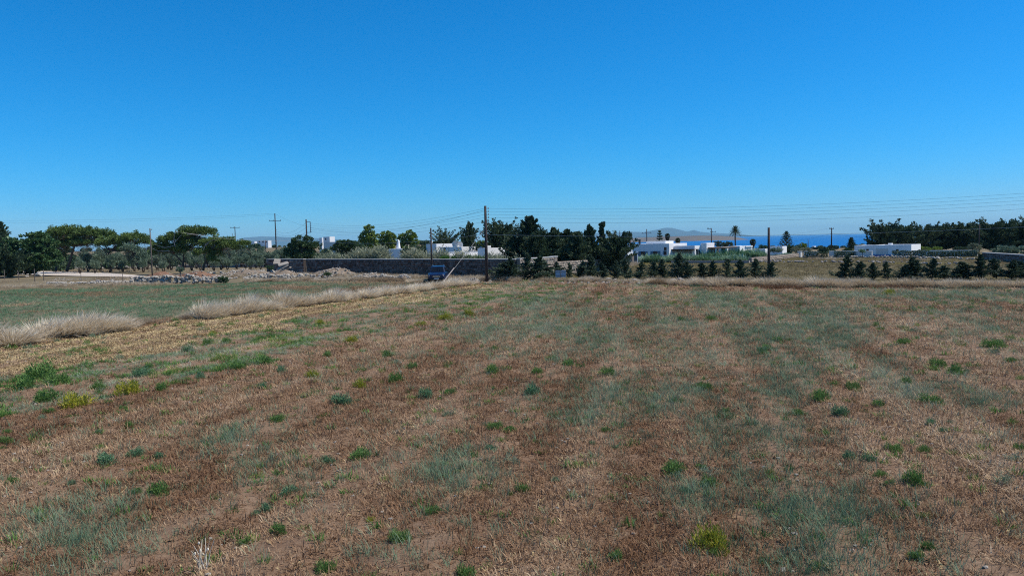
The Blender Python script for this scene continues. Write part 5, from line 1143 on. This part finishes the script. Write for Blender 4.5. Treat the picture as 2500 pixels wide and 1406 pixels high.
j = pick(is_teal); scatter('field_grass', W[j], S[j] ** .9 * rng.uniform(.6, 1.2, len(j)), tone[j], teal_p, M['i_teal'], 'sparse blue-green grass growing in patches over the field', 'grass', S[j] ** .35 * rng.uniform(.5, 1.15, len(j)) * np.where(ingreen[j], .6, 1))
j = pick(is_green); scatter('low_weeds', W[j], S[j] ** .9 * rng.uniform(.5, 1.2, len(j)), tone[j], weed_p, M['i_green'], 'low green and yellowish weeds scattered in the field', 'weeds', S[j] ** .4 * rng.uniform(.5, 1.1, len(j)))

# green field on the left
n = 42000; rr_ = np.sqrt(rng.random(n) * (100 ** 2 - 30 ** 2) + 30 ** 2); aa_ = np.radians(-46 + rng.random(n) * 48); x = rr_ * np.sin(aa_); y = rr_ * np.cos(aa_)
e0 = np.interp(x, [p.x for p in LS], [p.y for p in LS]); e1 = np.interp(x, [p.x for p in GF_far], [p.y for p in GF_far])
ok = (y > e0 + .2) & (y < e1 + .3) & (x < LS[-1].x + 1); x, y = x[ok], y[ok]; n = len(x); z = (fbm(x, y, 5, 21) - .5) * .12 - .03
px, py = proj(np.stack([x, y, z], 1)); dens = fbm(x, y, 3.5, 81, 3) - np.clip((px - 620) / 700, 0, .35)
tl = rng.random(n) < np.clip(.5 + (dens - .35) * 3.0, .1, .97); W2 = np.stack([x, y, z], 1); tn = np.clip(.3 + (fbm(x, y, 6, 83) - .5) * 1.2 + rng.normal(size=n) * .12, 0, 1)
j = pick(tl); scatter('meadow_grass', W2[j], rng.uniform(1.1, 2.0, len(j)), tn[j] * .7, teal_p, M['i_meadow'], 'blue-green grass covering the smaller field on the left', 'grass', rng.uniform(.5, 1.0, len(j)))
j = pick(~tl); scatter('meadow_stubble', W2[j], rng.uniform(1.2, 2.1, len(j)), tn[j] + .1, stub_p, M['i_stub'], 'brown stubble showing between the grass of the left field', 'stubble')

# pasture behind the cypress row
n = 26000; rr_ = np.sqrt(rng.random(n) * (150 ** 2 - 56 ** 2) + 56 ** 2); aa_ = np.radians(-1 + rng.random(n) * 45); x = rr_ * np.sin(aa_); y = rr_ * np.cos(aa_)
ok = (y > edge_y(x) + 1.2) & (x > X(1290, 88)) & (y < 146); x, y = x[ok], y[ok]; n = len(x); W3 = np.stack([x, y, -.06 + (fbm(x, y, 6, 31) - .5) * .1], 1); px, py = proj(W3)
yb = np.clip(1 - np.abs(py - (645 + (px - 1900) * .004)) / 5, 0, 1) * (fbm(x, y, 6, 87) > .45); tn = np.clip(.35 + (fbm(x, y, 8, 85, 3) - .5) * 1.3 + yb * .45 + rng.normal(size=n) * .1, 0, 1)
scatter('pasture_weeds', W3, rng.uniform(1.5, 3.0, n), tn, stub_p, M['i_past'], 'yellowish olive weeds covering the pasture before the villa', 'weeds', rng.uniform(1.2, 2.2, n))

def tussock_mesh(seed, n=1500):
    r_ = np.random.default_rng(seed); a = r_.random(n) * 6.283; rad = .5 * np.sqrt(r_.random(n)); b0 = np.stack([rad * np.cos(a), rad * np.sin(a) * .8, np.zeros(n)], 1)
    le = np.clip(rad * 2.2 + r_.normal(size=n) * .2, 0, 1.45); d = np.stack([np.sin(le) * np.cos(a) + .18, np.sin(le) * np.sin(a), np.cos(le)], 1); H = .95 * r_.uniform(.5, 1.08, n)
    d2 = d + np.stack([np.cos(a) * .3 + .28, np.sin(a) * .3, -.35 + np.zeros(n)], 1) * r_.uniform(.2, 1.1, n)[:, None]; m1 = b0 + d * (H * .55)[:, None]; tp = m1 + d2 * (H * .48)[:, None]
    s = np.stack([-np.sin(a + r_.normal(size=n)), np.cos(a + r_.normal(size=n)), np.zeros(n)], 1) * r_.uniform(.005, .013, n)[:, None]
    V = np.stack([b0 - s, b0 + s, m1 + s, m1 - s, tp], 1); V[:, :, 2] = np.maximum(V[:, :, 2], .01); i = np.arange(n) * 5
    me = bpy.data.meshes.new('tussock'); me.from_pydata(V.reshape(-1, 3).tolist(), [], [(int(k), int(k + 1), int(k + 2), int(k + 3)) for k in i] + [(int(k + 3), int(k + 2), int(k + 4)) for k in i]); me.materials.append(M['tussock']); me.update(); return me
# tall dry grass: right strip, verge by the car, wall foot, rubble
tus = [blades_mesh('tuft%d' % i, np.random.default_rng(600 + i), 110, .8, .5, .011, .7, .5) for i in range(5)]
pts = []; scs = []; tts = []
def strip(path, n, wid, s0, s1, seed, gap=.35, t0=.45, mod=3.0):
    r_ = np.random.default_rng(seed); P = [Vector(p) for p in path]; seg = np.array([(P[i + 1] - P[i]).length for i in range(len(P) - 1)]); cum = np.concatenate([[0], np.cumsum(seg)])
    d = r_.random(n) * cum[-1]; xs = np.interp(d, cum, [p.x for p in P]); ys = np.interp(d, cum, [p.y for p in P]); off = r_.normal(size=n) * wid * .5; ys = ys + off
    g_ = vnoise(d, d * 0 + seed, mod, seed); k = r_.random(n) < np.clip((g_ - gap) * 4 + .15, .08, 1)
    s = (s0 + (s1 - s0) * r_.random(n)) * (.55 + .65 * g_) * np.clip(1.1 - np.abs(off) / wid * .5, .4, 1)
    pts.append(np.stack([xs, ys, np.full(n, -.06)], 1)[k]); scs.append(s[k]); tts.append(np.clip(t0 + (vnoise(d, d * 0, 6, seed + 5) - .5) * .7 + r_.normal(size=n) * .12, 0, 1)[k])
strip([G(1290, 686), G(1500, 688), G(1600, 690)], 420, .9, .4, .85, 1, .4)
strip([G(1560, 692), G(1680, 695), G(1900, 699), G(2200, 700), G(2560, 702)], 700, .9, .4, .8, 2, .2, .35)
strip([G(1100, 688), G(1180, 686), G(1260, 688)], 260, 1.6, .5, 1.0, 3, .2, .6)
strip([G(1000, 690), G(1090, 690), G(1150, 690)], 320, 1.2, .35, .65, 4, .1, .55)
strip([G(840, 673), G(950, 674), G(1040, 675), G(1190, 680)], 650, 5.0, .4, .8, 5, .25, .25)
strip([G(600, 688), G(720, 687), G(850, 686), G(1000, 687)], 620, 1.2, .5, 1.0, 6, .2, .35)
strip([G(-100, 703), G(60, 700), G(200, 696), G(330, 693), G(560, 690)], 520, 1.4, .4, .8, 7, .3, .35)
strip([G(560, 676), G(700, 672), G(860, 672)], 330, 3.0, .4, .9, 8, .35, .4)
strip([G(240, 680), G(380, 677), G(480, 672)], 520, 4.0, .3, .6, 9, .2, .2)
strip([G(-60, 690), G(120, 686), G(300, 684), G(420, 680)], 700, 6.0, .25, .55, 15, .2, .25)
strip([G(150, 662), G(330, 662), G(600, 660)], 500, 8.0, .3, .6, 16, .25, .2)
strip([G(560, 668), G(760, 664), G(1000, 668)], 500, 7.0, .3, .6, 17, .25, .25)
strip([G(1420, 660), G(1500, 652), G(1560, 645)], 260, 3.0, .5, 1.1, 10, .3, .55)
strip([G(1960, 632), G(2200, 634), G(2440, 640)], 300, 3.0, .4, .8, 11, .3, .4)
strip([G(320, 800), G(400, 785), G(470, 775)], 260, 1.0, .35, .75, 12, .2, .3)
strip([G(30, 838), G(300, 802)], 160, .8, .3, .5, 13, .2, .35)
strip([G(480, 772), G(700, 745), G(900, 716), G(1060, 700), G(1180, 692)], 200, 1.0, .25, .55, 14, .3, .3)
pts = np.concatenate(pts); scs = np.concatenate(scs); tts = np.concatenate(tts)
scatter('verge_grass', pts, scs, tts, tus, M['i_dry'], 'pale dry grass lining the field edges, walls and rubble', 'dry grass', scs * rng.uniform(.75, 1.1, len(scs)))
tm_ = [tussock_mesh(720 + i, 800) for i in range(5)]
r2 = np.random.default_rng(77); tp_ = []; ts_ = []; tt_ = []
for (p0, y0, p1, y1, n, s0, s1) in ((1575, 693, 1650, 693, 6, .7, 1.0), (1660, 696, 2560, 704, 110, .55, 1.1), (1730, 697, 2070, 701, 26, .9, 1.25), (1390, 687, 1480, 688, 12, .5, .8), (2060, 699, 2560, 701, 30, .5, .9), (1000, 690, 1160, 691, 36, .45, .72), (1195, 686, 1260, 687, 10, .8, 1.1), (620, 688, 760, 686, 22, .6, .9), (730, 680, 800, 676, 10, .7, 1.0), (880, 680, 960, 680, 12, .5, .8)):
    A = G(p0, y0); B = G(p1, y1); t = np.sort(r2.random(n)); tp_.append(np.stack([A.x + (B.x - A.x) * t, A.y + (B.y - A.y) * t + r2.normal(size=n) * .35, t * 0 - .05], 1)); ts_.append(r2.uniform(s0, s1, n)); tt_.append(np.clip(r2.normal(size=n) * .25 + .6, .05, 1))
tp_ = np.concatenate(tp_); ts_ = np.concatenate(ts_)
scatter('verge_tussocks', tp_, ts_, np.concatenate(tt_), tm_, M['i_dry'], 'pale rounded dry grass tussocks merging along the right field edge and rubble', 'dry grass', ts_ * r2.uniform(.75, 1.1, len(ts_)))
# dark woody undergrowth at the foot of the right strip
n = 900; d = rng.random(n); xs = np.interp(d, [0, .3, 1], [G(1560, 694).x, G(1800, 700).x, G(2550, 704).x]); ys = edge_y(xs) + rng.normal(size=n) * .35 + .2; und = [blades_mesh('twig%d' % i, np.random.default_rng(640 + i), 40, .4, .5, .014, 1.1, .6) for i in range(3)]
k = vnoise(xs, xs * 0, 2.2, 5) > .6
scatter('strip_undergrowth', np.stack([xs, ys, xs * 0 - .05], 1)[k], rng.uniform(.7, 1.3, n)[k], rng.uniform(0, .3, n)[k], und, M['i_stub'], 'dark brown twiggy undergrowth at the foot of the right grass strip', 'undergrowth')

# big tussocks of the left strip, one by one
TU = [tussock_mesh(700 + i) for i in range(4)]
tl_ = [(-40, 845, 100, 56), (32, 842, 110, 54), (112, 826, 95, 56), (150, 822, 90, 56), (205, 817, 85, 52), (245, 812, 80, 50), (285, 808, 85, 56), (500, 778, 60, 48), (532, 774, 55, 44), (570, 768, 60, 46), (608, 764, 60, 44), (645, 759, 60, 42), (690, 752, 62, 42), (730, 747, 60, 42), (772, 741, 58, 38), (815, 738, 52, 34), (850, 732, 48, 32), (895, 727, 52, 34), (935, 722, 52, 32), (975, 717, 52, 30), (1020, 710, 50, 28), (1060, 705, 48, 26), (1100, 700, 44, 24), (1135, 697, 40, 22)]
for i, (px_, bot, w, h) in enumerate(tl_):
    g = G(px_, bot); s = g.y / F; o = link('dry_grass_tussock', TU[i % 4], None, None, (g.x, g.y, -.03), i * .7 - (i * .7)); vr = random.Random(i * 7 + 1).uniform(.82, 1.22); o.scale = (w * s / 1.5 * vr, w * s / 1.45, h * s / .80 * random.Random(i * 5 + 2).uniform(.7, 1.2))
    o.rotation_euler = (0, 0, random.Random(i).uniform(-.5, .5))
    lb = 'big pale dry grass tussock cut by the left edge of the photo' if i == 0 else ('big dry tussock, %s from left in the near run of the left strip' % ORD[i - 1] if i < 7 else 'dry tussock, %s from left in the longer far run of the left strip' % ORD[i - 7])
    tag(o, lb, 'grass tussock', 'dry tussocks along the left field edge')

# single green weed clumps of the main field
def weed_mesh(seed, n=1100):
    r_ = np.random.default_rng(seed); lob = [(r_.uniform(-.2, .2), r_.uniform(-.18, .18), r_.uniform(.13, .24), r_.uniform(.22, .40)) for _ in range(7)]
    C = []; Dv = []
    for (a, b, rr, hh) in lob:
        k = n // 7; u = unit(r_.normal(size=(k, 3))); u[:, 2] = np.abs(u[:, 2]); o = u * np.array([rr, rr, hh]) * r_.uniform(.3, 1.08, (k, 1)) ** .6; C.append(o + np.array([a, b, 0])); Dv.append(u + np.array([0, 0, .7]) + r_.normal(size=(k, 3)) * .4)
    C = np.concatenate(C); C[:, 2] = np.maximum(C[:, 2], .015); k = len(C); return leaves('weed', C, np.concatenate(Dv), .075 * r_.uniform(.6, 1.4, k), .015 * r_.uniform(.7, 1.4, k), r_)
WM = {}
for c in ('weed', 'weed_yellow', 'weed_teal'):
    WM[c] = [weed_mesh(800 + i + len(c) * 7) for i in range(4)]
    for q_ in WM[c]: q_.materials.append(M[c])
gW = [(12, 1080, 34, 0), (15, 1058, 28, 0), (685, 1030, 38, 0), (316, 1040, 30, 0), (243, 1058, 22, 2), (262, 1132, 64, 2), (332, 1110, 42, 2), (392, 1112, 30, 2), (160, 1140, 22, 2), (330, 1150, 28, 0), (175, 1180, 24, 2), (28, 1176, 38, 0), (325, 1206, 32, 0), (390, 1200, 58, 0), (650, 1238, 42, 2), (622, 1250, 28, 2), (678, 1300, 56, 0), (600, 1320, 40, 0), (705, 1200, 48, 2),
      (888, 1114, 66, 0), (1215, 1052, 44, 0), (1243, 1056, 36, 0), (1200, 1102, 30, 2), (1048, 1256, 50, 0), (980, 1325, 62, 0), (1276, 1197, 40, 0), (1246, 1205, 22, 0), (1355, 1176, 28, 2), (1138, 1398, 62, 0), (1510, 1360, 46, 0), (1445, 1090, 22, 2), (1500, 1097, 22, 2), (1480, 1058, 28, 0), (905, 1265, 26, 1), (790, 1385, 60, 0), (795, 1122, 44, 2),
      (2055, 1018, 48, 2), (1950, 1010, 40, 0), (2275, 1040, 38, 2), (2300, 1058, 24, 2), (2075, 1122, 40, 2), (2122, 1130, 38, 2), (2178, 1106, 48, 0), (2255, 1102, 38, 0), (2150, 1165, 40, 0), (2230, 1188, 62, 0), (2172, 1187, 32, 0), (2245, 1362, 46, 0), (2262, 1338, 44, 0), (1645, 1162, 62, 0), (1713, 1154, 34, 0), (1727, 1190, 54, 0), (1675, 1212, 34, 2), (1730, 1345, 105, 1), (1748, 1362, 40, 0),
      (100, 922, 90, 0), (60, 945, 70, 0), (150, 935, 60, 0), (238, 950, 38, 0), (190, 988, 78, 1), (120, 978, 64, 0), (115, 1003, 30, 0), (315, 962, 60, 1), (300, 995, 28, 0), (392, 953, 36, 0), (345, 920, 40, 2), (650, 887, 42, 0), (580, 900, 42, 0), (548, 838, 30, 0), (505, 840, 32, 0), (460, 858, 32, 2), (520, 815, 26, 1), (365, 893, 26, 0), (640, 948, 32, 2), (690, 908, 28, 2), (490, 925, 26, 2),
      (763, 923, 38, 1), (855, 836, 32, 1), (945, 868, 36, 0), (800, 868, 28, 0), (880, 947, 38, 1), (965, 934, 44, 0), (830, 985, 60, 2), (872, 980, 22, 2), (1005, 897, 32, 0), (1030, 793, 30, 1), (1085, 780, 36, 1), (1143, 769, 30, 1), (1088, 808, 24, 0), (1040, 970, 42, 2), (1100, 966, 32, 0), (1200, 914, 46, 0), (1310, 914, 34, 0), (1388, 893, 38, 0), (1300, 968, 50, 2), (780, 790, 26, 1),
      (2000, 978, 60, 0), (2077, 945, 38, 0), (1715, 945, 46, 0), (1775, 1001, 26, 0), (2210, 838, 38, 0), (2415, 848, 56, 0), (2140, 988, 40, 0), (2270, 985, 58, 0), (2215, 932, 30, 0), (2285, 893, 44, 0), (2335, 908, 52, 0), (1487, 918, 44, 0), (1660, 782, 24, 0), (1730, 782, 30, 0), (1872, 852, 30, 0), (2470, 880, 30, 0), (1860, 858, 24, 2), (2490, 1095, 30, 0), (1900, 835, 30, 0), (2170, 720, 30, 1)]
bands = [(1290, 'along the bottom edge'), (1150, 'in the near foreground'), (1025, 'in the second band'), (905, 'in mid field'), (0, 'in the far field')]
cnt = {}; gW.sort(key=lambda t: t[0]); cn = ['bright green', 'yellow-green flowering', 'blue-green']
for i, (px_, py_, w, c) in enumerate(gW):
    g = G(px_, py_); zz = float(fz(np.array([g.x]), np.array([g.y]))[0]); s = w * g.y / F / .60; band = [b for b in bands if py_ >= b[0]][0][1]; key = (band, c); k = cnt.get(key, 0); cnt[key] = k + 1
    mk = ['weed', 'weed_yellow', 'weed_teal'][c]; o = link('weed_clump', WM[mk][i % 4], None, None, (g.x, g.y, zz - .01)); o.scale = (s, s * .9, s * random.Random(i).uniform(.7, 1.05)); o.rotation_euler = (0, 0, i * 1.1)
    tag(o, '%s weed clump, %s of that colour from the left %s' % (cn[c], ORD[k], band), 'weed clump', 'single weed clumps in the field')

n = 520; x, y = wedge(n, 8, 62); ok = (y < edge_y(x) - .5) & (fbm(x, y, 6, 95) > .42); x, y = x[ok], y[ok]; n = len(x); gsel = r_x = np.random.default_rng(31).random(n) < .6
sz_ = np.random.default_rng(32).uniform(.18, .55, n) * (1 + np.hypot(x, y) / 60); Wp = np.stack([x, y, fz(x, y) - .01], 1)
scatter('small_green_tufts', Wp[gsel], sz_[gsel], np.random.default_rng(33).random(gsel.sum()), [weed_mesh(840 + i, 420) for i in range(4)], M['i_green'], 'small green weed tufts dotted between the larger clumps', 'weeds', sz_[gsel] * .8)
scatter('small_grey_green_tufts', Wp[~gsel], sz_[~gsel], np.random.default_rng(34).random((~gsel).sum()), [weed_mesh(850 + i, 420) for i in range(4)], M['i_teal'], 'small grey-green weed tufts dotted over the field', 'weeds', sz_[~gsel] * .8)
r3 = np.random.default_rng(35); rp3 = []; rs3 = []
for (p0, p1, y0, y1, n, s0, s1) in ((470, 720, 657, 682, 420, .15, .55), (700, 1010, 664, 684, 320, .15, .5), (120, 330, 680, 692, 120, .15, .45), (1290, 1680, 684, 692, 110, .12, .4), (1140, 1200, 686, 693, 60, .12, .3)):
    for k in range(n):
        a_, b_ = r3.uniform(p0, p1), r3.uniform(y0, y1); g = G(a_, b_)
        if vnoise(np.array([g.x]), np.array([g.y]), 2.5, 9)[0] > .42: rp3.append((g.x, g.y, .02)); rs3.append(r3.uniform(s0, s1))
scatter('loose_rubble', np.array(rp3), np.array(rs3), r3.random(len(rs3)), [m_.copy() for m_ in STONES[:5]], M['pale_stone'], 'loose pale rubble stones strewn around the heaps and broken walls', 'rubble', np.array(rs3) * .8)
# dead thistles bleached white in the foreground
for i, (px_, py_, h_, lb) in enumerate(((490, 1388, .42, 'bleached white dead thistle stalks at the bottom left of centre'),)):
    g = G(px_, py_); rd = random.Random(i); o = thing('dead_thistle', lb, 'dead plant', (g.x, g.y, float(fz(np.array([g.x]), np.array([g.y]))[0]))); mb = MB()
    for k in range(9):
        a = rd.uniform(0, 6.28); l = h_ * rd.uniform(.5, 1.1); d = Vector((math.cos(a) * .35, math.sin(a) * .35, 1)) * l; p0 = Vector((rd.uniform(-.08, .08), rd.uniform(-.08, .08), -.02)); mb.tube([p0, p0 + d * .6, p0 + d + Vector((math.cos(a), math.sin(a), 0)) * .03], [.008, .006, .003], 4)
    mb.build('stalks', M['tussock'], o); mb = MB()
    for k in range(5): a = rd.uniform(0, 6.28); mb.lathe([(.002, 0), (.016, .012), (.014, .03), (.002, .045)], 6, (math.cos(a) * h_ * .25, math.sin(a) * h_ * .25, h_ * rd.uniform(.5, .8)))
    mb.build('seed_heads', M['tussock'], o)
# pale stones lying in the field
for i, (px_, py_, w, lb) in enumerate([(1940, 1310, 18, 'pale stone right of the big yellow-green clump, in the foreground'), (1938, 1346, 14, 'pale stone below the other one right of the big yellow-green clump'), (2080, 1356, 16, 'rounded pale stone, largest of three close together at the lower right'), (2090, 1342, 14, 'split pale stone just above the largest of three at the lower right'), (2110, 1345, 10, 'smallest of three pale stones close together at the lower right'), (1910, 1393, 22, 'flat pinkish stone at the bottom edge, right of centre'), (1935, 1394, 10, 'small pale stone beside the flat pinkish one'), (2215, 1027, 12, 'whitish stone on bare soil in the right half'), (2050, 1137, 16, 'long pale stone left of the green clump group at the right'), (1900, 1127, 12, 'tilted pale stone near the right-hand grass patch'), (1196, 1184, 16, 'pale stone right of the big blue-green grass patch'), (468, 1126, 8, 'small white stone in the left foreground'), (128, 1374, 12, 'white stone near the bottom left'), (100, 1263, 10, 'white stone in the grassy left foreground'), (1362, 1394, 10, 'pale stone at the bottom edge near the centre'), (280, 1030, 10, 'pinkish stone left of the twin green clumps on the left')]):
    g = G(px_, py_); s = w * g.y / F * 1.15; zz = float(fz(np.array([g.x]), np.array([g.y]))[0]); o = link('field_stone', STONES[i % 8], None, None, (g.x, g.y, zz + s * .12)); o.scale = (s, s * .75, s * .7); o.rotation_euler = (.15, .1, i * 2.1); tag(o, lb, 'stone', 'stones lying in the field')
n = 2600; x, y = wedge(n, 7, 45); ok = (y < edge_y(x)) & (fbm(x, y, 4, 91) > .40); x, y = x[ok], y[ok]
scatter('scattered_pebbles', np.stack([x, y, fz(x, y) + .01], 1), rng.uniform(.02, .085, len(x)), x * 0 + .5, [m_.copy() for m_ in STONES[:4]], M['pale_stone'], 'small pale pebbles and clods scattered over the field', 'pebbles')

# reeds above the stone wall
def reed_mesh(seed):
    r_ = np.random.default_rng(seed); C = []; Dv = []; L = []; Wd = []
    for s in range(7):
        a = r_.random() * 6.28; b = np.array([math.cos(a), math.sin(a), 0]) * r_.random() * .35; h = r_.uniform(1.5, 2.7); d = np.array([r_.normal() * .12 + .05, r_.normal() * .12, 1])
        for k in range(4): C.append(b + d * h * (k + .5) / 4); Dv.append(d); L.append(h / 4 * 1.1); Wd.append(.03)
        for k in range(11):
            t = .25 + .75 * k / 10; a2 = a + k * 2.2; ld = np.array([math.cos(a2), math.sin(a2), r_.uniform(.3, 1.2)]); ll = r_.uniform(.35, .65); C.append(b + d * h * t + unit(ld) * ll * .5); Dv.append(ld); L.append(ll); Wd.append(.06)
    return leaves('reed', np.array(C), np.array(Dv), np.array(L), np.array(Wd), r_)
rp_ = [reed_mesh(900 + i) for i in range(5)]
r_ = np.random.default_rng(4); pts = []; sc = []
for (p0, p1, Y0, Y1, n, s0, s1) in ((775, 945, 114.5, 106, 400, .8, 1.5), (945, 985, 106, 104, 60, .5, 1.05), (985, 1045, 104, 101.5, 150, .7, 1.4), (1045, 1130, 101.5, 97, 150, .7, 1.4), (1128, 1185, 97, 93.5, 34, .7, 1.35), (1190, 1262, 93, 90, 110, .6, 1.3), (790, 930, 119, 113, 150, .9, 1.4)):
    t = r_.random(n); pp = p0 + (p1 - p0) * t; YY = Y0 + (Y1 - Y0) * t + r_.random(n) * 3.0; k = vnoise(pp, pp * 0, 24, 3); kk = r_.random(n) < .3 + k
    for a_, b_, s in zip(pp[kk], YY[kk], (s0 + (s1 - s0) * k)[kk]): pts.append((X(a_, b_), b_, -.1)); sc.append(s * r_.uniform(.75, 1.1))
scatter('reeds', np.array(pts), np.array(sc), r_.random(len(sc)) * .8 + .1, rp_, M['i_reed'], 'grey-green giant reeds growing behind the long stone wall', 'reeds')
# low green plants behind the wall, in front of the white courtyard
n = 160; t = r_.random(n); pp = 1080 + 110 * t; pts = np.array([(X(a_, 99 + math.sin(a_)), 99 + math.sin(a_), 1.2) for a_ in pp])
bed = [blades_mesh('bed%d' % i, np.random.default_rng(660 + i), 60, .5, .6, .06, 1.0, .5) for i in range(4)]
pts[:, 2] = r_.uniform(1.0, 2.15, n)
scatter('courtyard_shrubbery', pts, r_.uniform(.7, 1.1, n), r_.uniform(0, .35, n), bed, M['i_green'], 'low bright green shrubbery showing just above the stone wall', 'shrubbery')
# garden beds in front of the villa
pts = []; sc = []; tn = []
for (p0, y0, p1, y1, n, wd, s0, s1, t0) in ((1572, 641, 1700, 640, 520, 3.5, 1.6, 2.8, .5), (1690, 640, 1830, 640, 560, 3.5, 1.2, 2.4, .45), (1835, 634, 1945, 622, 420, 3.0, .6, 1.1, .35), (1770, 634, 1860, 632, 300, 4.0, 2.0, 3.6, .25), (1720, 634, 1765, 634, 120, 2.0, 2.0, 3.2, .2)):
    A = G(p0, y0); B = G(p1, y1); t = r_.random(n); 
    pts.append(np.stack([A.x + (B.x - A.x) * t, A.y + (B.y - A.y) * t + r_.random(n) * wd, np.full(n, -.05)], 1)); sc.append((s0 + (s1 - s0) * r_.random(n)) * (.6 + .7 * vnoise(t * 30, t * 0, 1, 8))); tn.append(np.clip(t0 + (vnoise(t * 40, t * 0, 1, 9) - .5) * 1.2 + r_.normal(size=n) * .15, 0, 1))
scatter('garden_bed', np.concatenate(pts), np.concatenate(sc), np.concatenate(tn), bed, M['i_gard'], 'blue-green and silvery garden plants in beds before the villa', 'garden plants')
mb = MB(); A = G(1640, 641.5); B = G(1830, 641.5); o = thing('garden_kerb', 'low dark stone kerb in front of the villa garden beds', 'kerb', A, math.atan2(B.y - A.y, B.x - A.x)); L_ = (B - A).length; MB().box(0, L_, -.2, .2, -.2, .28).build('kerb', M['stone'], o); MB().box(0, L_, -.22, .22, .283, .34).build('kerb_top', M['stone'], o)

# far scrub dotted over the land behind, each mass reads as one
scr = [leaves('scrub', ball(np.random.default_rng(950 + i), 260) * np.array([1.6, 1.2, .9]) + np.array([0, 0, .8]), np.random.default_rng(960 + i).normal(size=(260, 3)) + np.array([0, 0, .5]), .6, .35, np.random.default_rng(i)) for i in range(4)]
n = 1500; aa_ = np.radians(-40 + 80 * r_.random(n)); rr_ = 185 + 700 * r_.random(n) ** 1.5; x = rr_ * np.sin(aa_); y = rr_ * np.cos(aa_); zt_ = T(x, y); ok = (zt_ > -15) & (vnoise(x, y, 60, 12) > .38); x, y, zt_ = x[ok], y[ok], zt_[ok]
lim = np.where(x / y > .1, .55, 1.0)
scatter('far_scrub', np.stack([x, y, zt_ - .2], 1), r_.uniform(.6, 1.7, len(x)) * lim, r_.random(len(x)), scr, M['i_scrub'], 'distant low scrub and shrubs over the land behind the houses', 'scrub')

# ------------------------------------------------------------------ the air
hz = MB().box(-27000, 27000, -3500, 27000, -30, 262).build('haze', None); tag(hz, kind='stuff', label='pale blue sea haze that fades the far mountains', cat='haze')
hm = bpy.data.materials.new('haze_air'); hm.use_nodes = True; hn = hm.node_tree.nodes; hl = hm.node_tree.links; hn.remove(hn['Principled BSDF'])
pv = hn.new('ShaderNodeVolumePrincipled'); pv.inputs['Color'].default_value = (.40, .79, 1.0, 1); pv.inputs['Density'].default_value = 4.8e-5; pv.inputs['Anisotropy'].default_value = 0.0
hl.new(pv.outputs[0], hn['Material Output'].inputs['Volume']); hz.data.materials.append(hm)
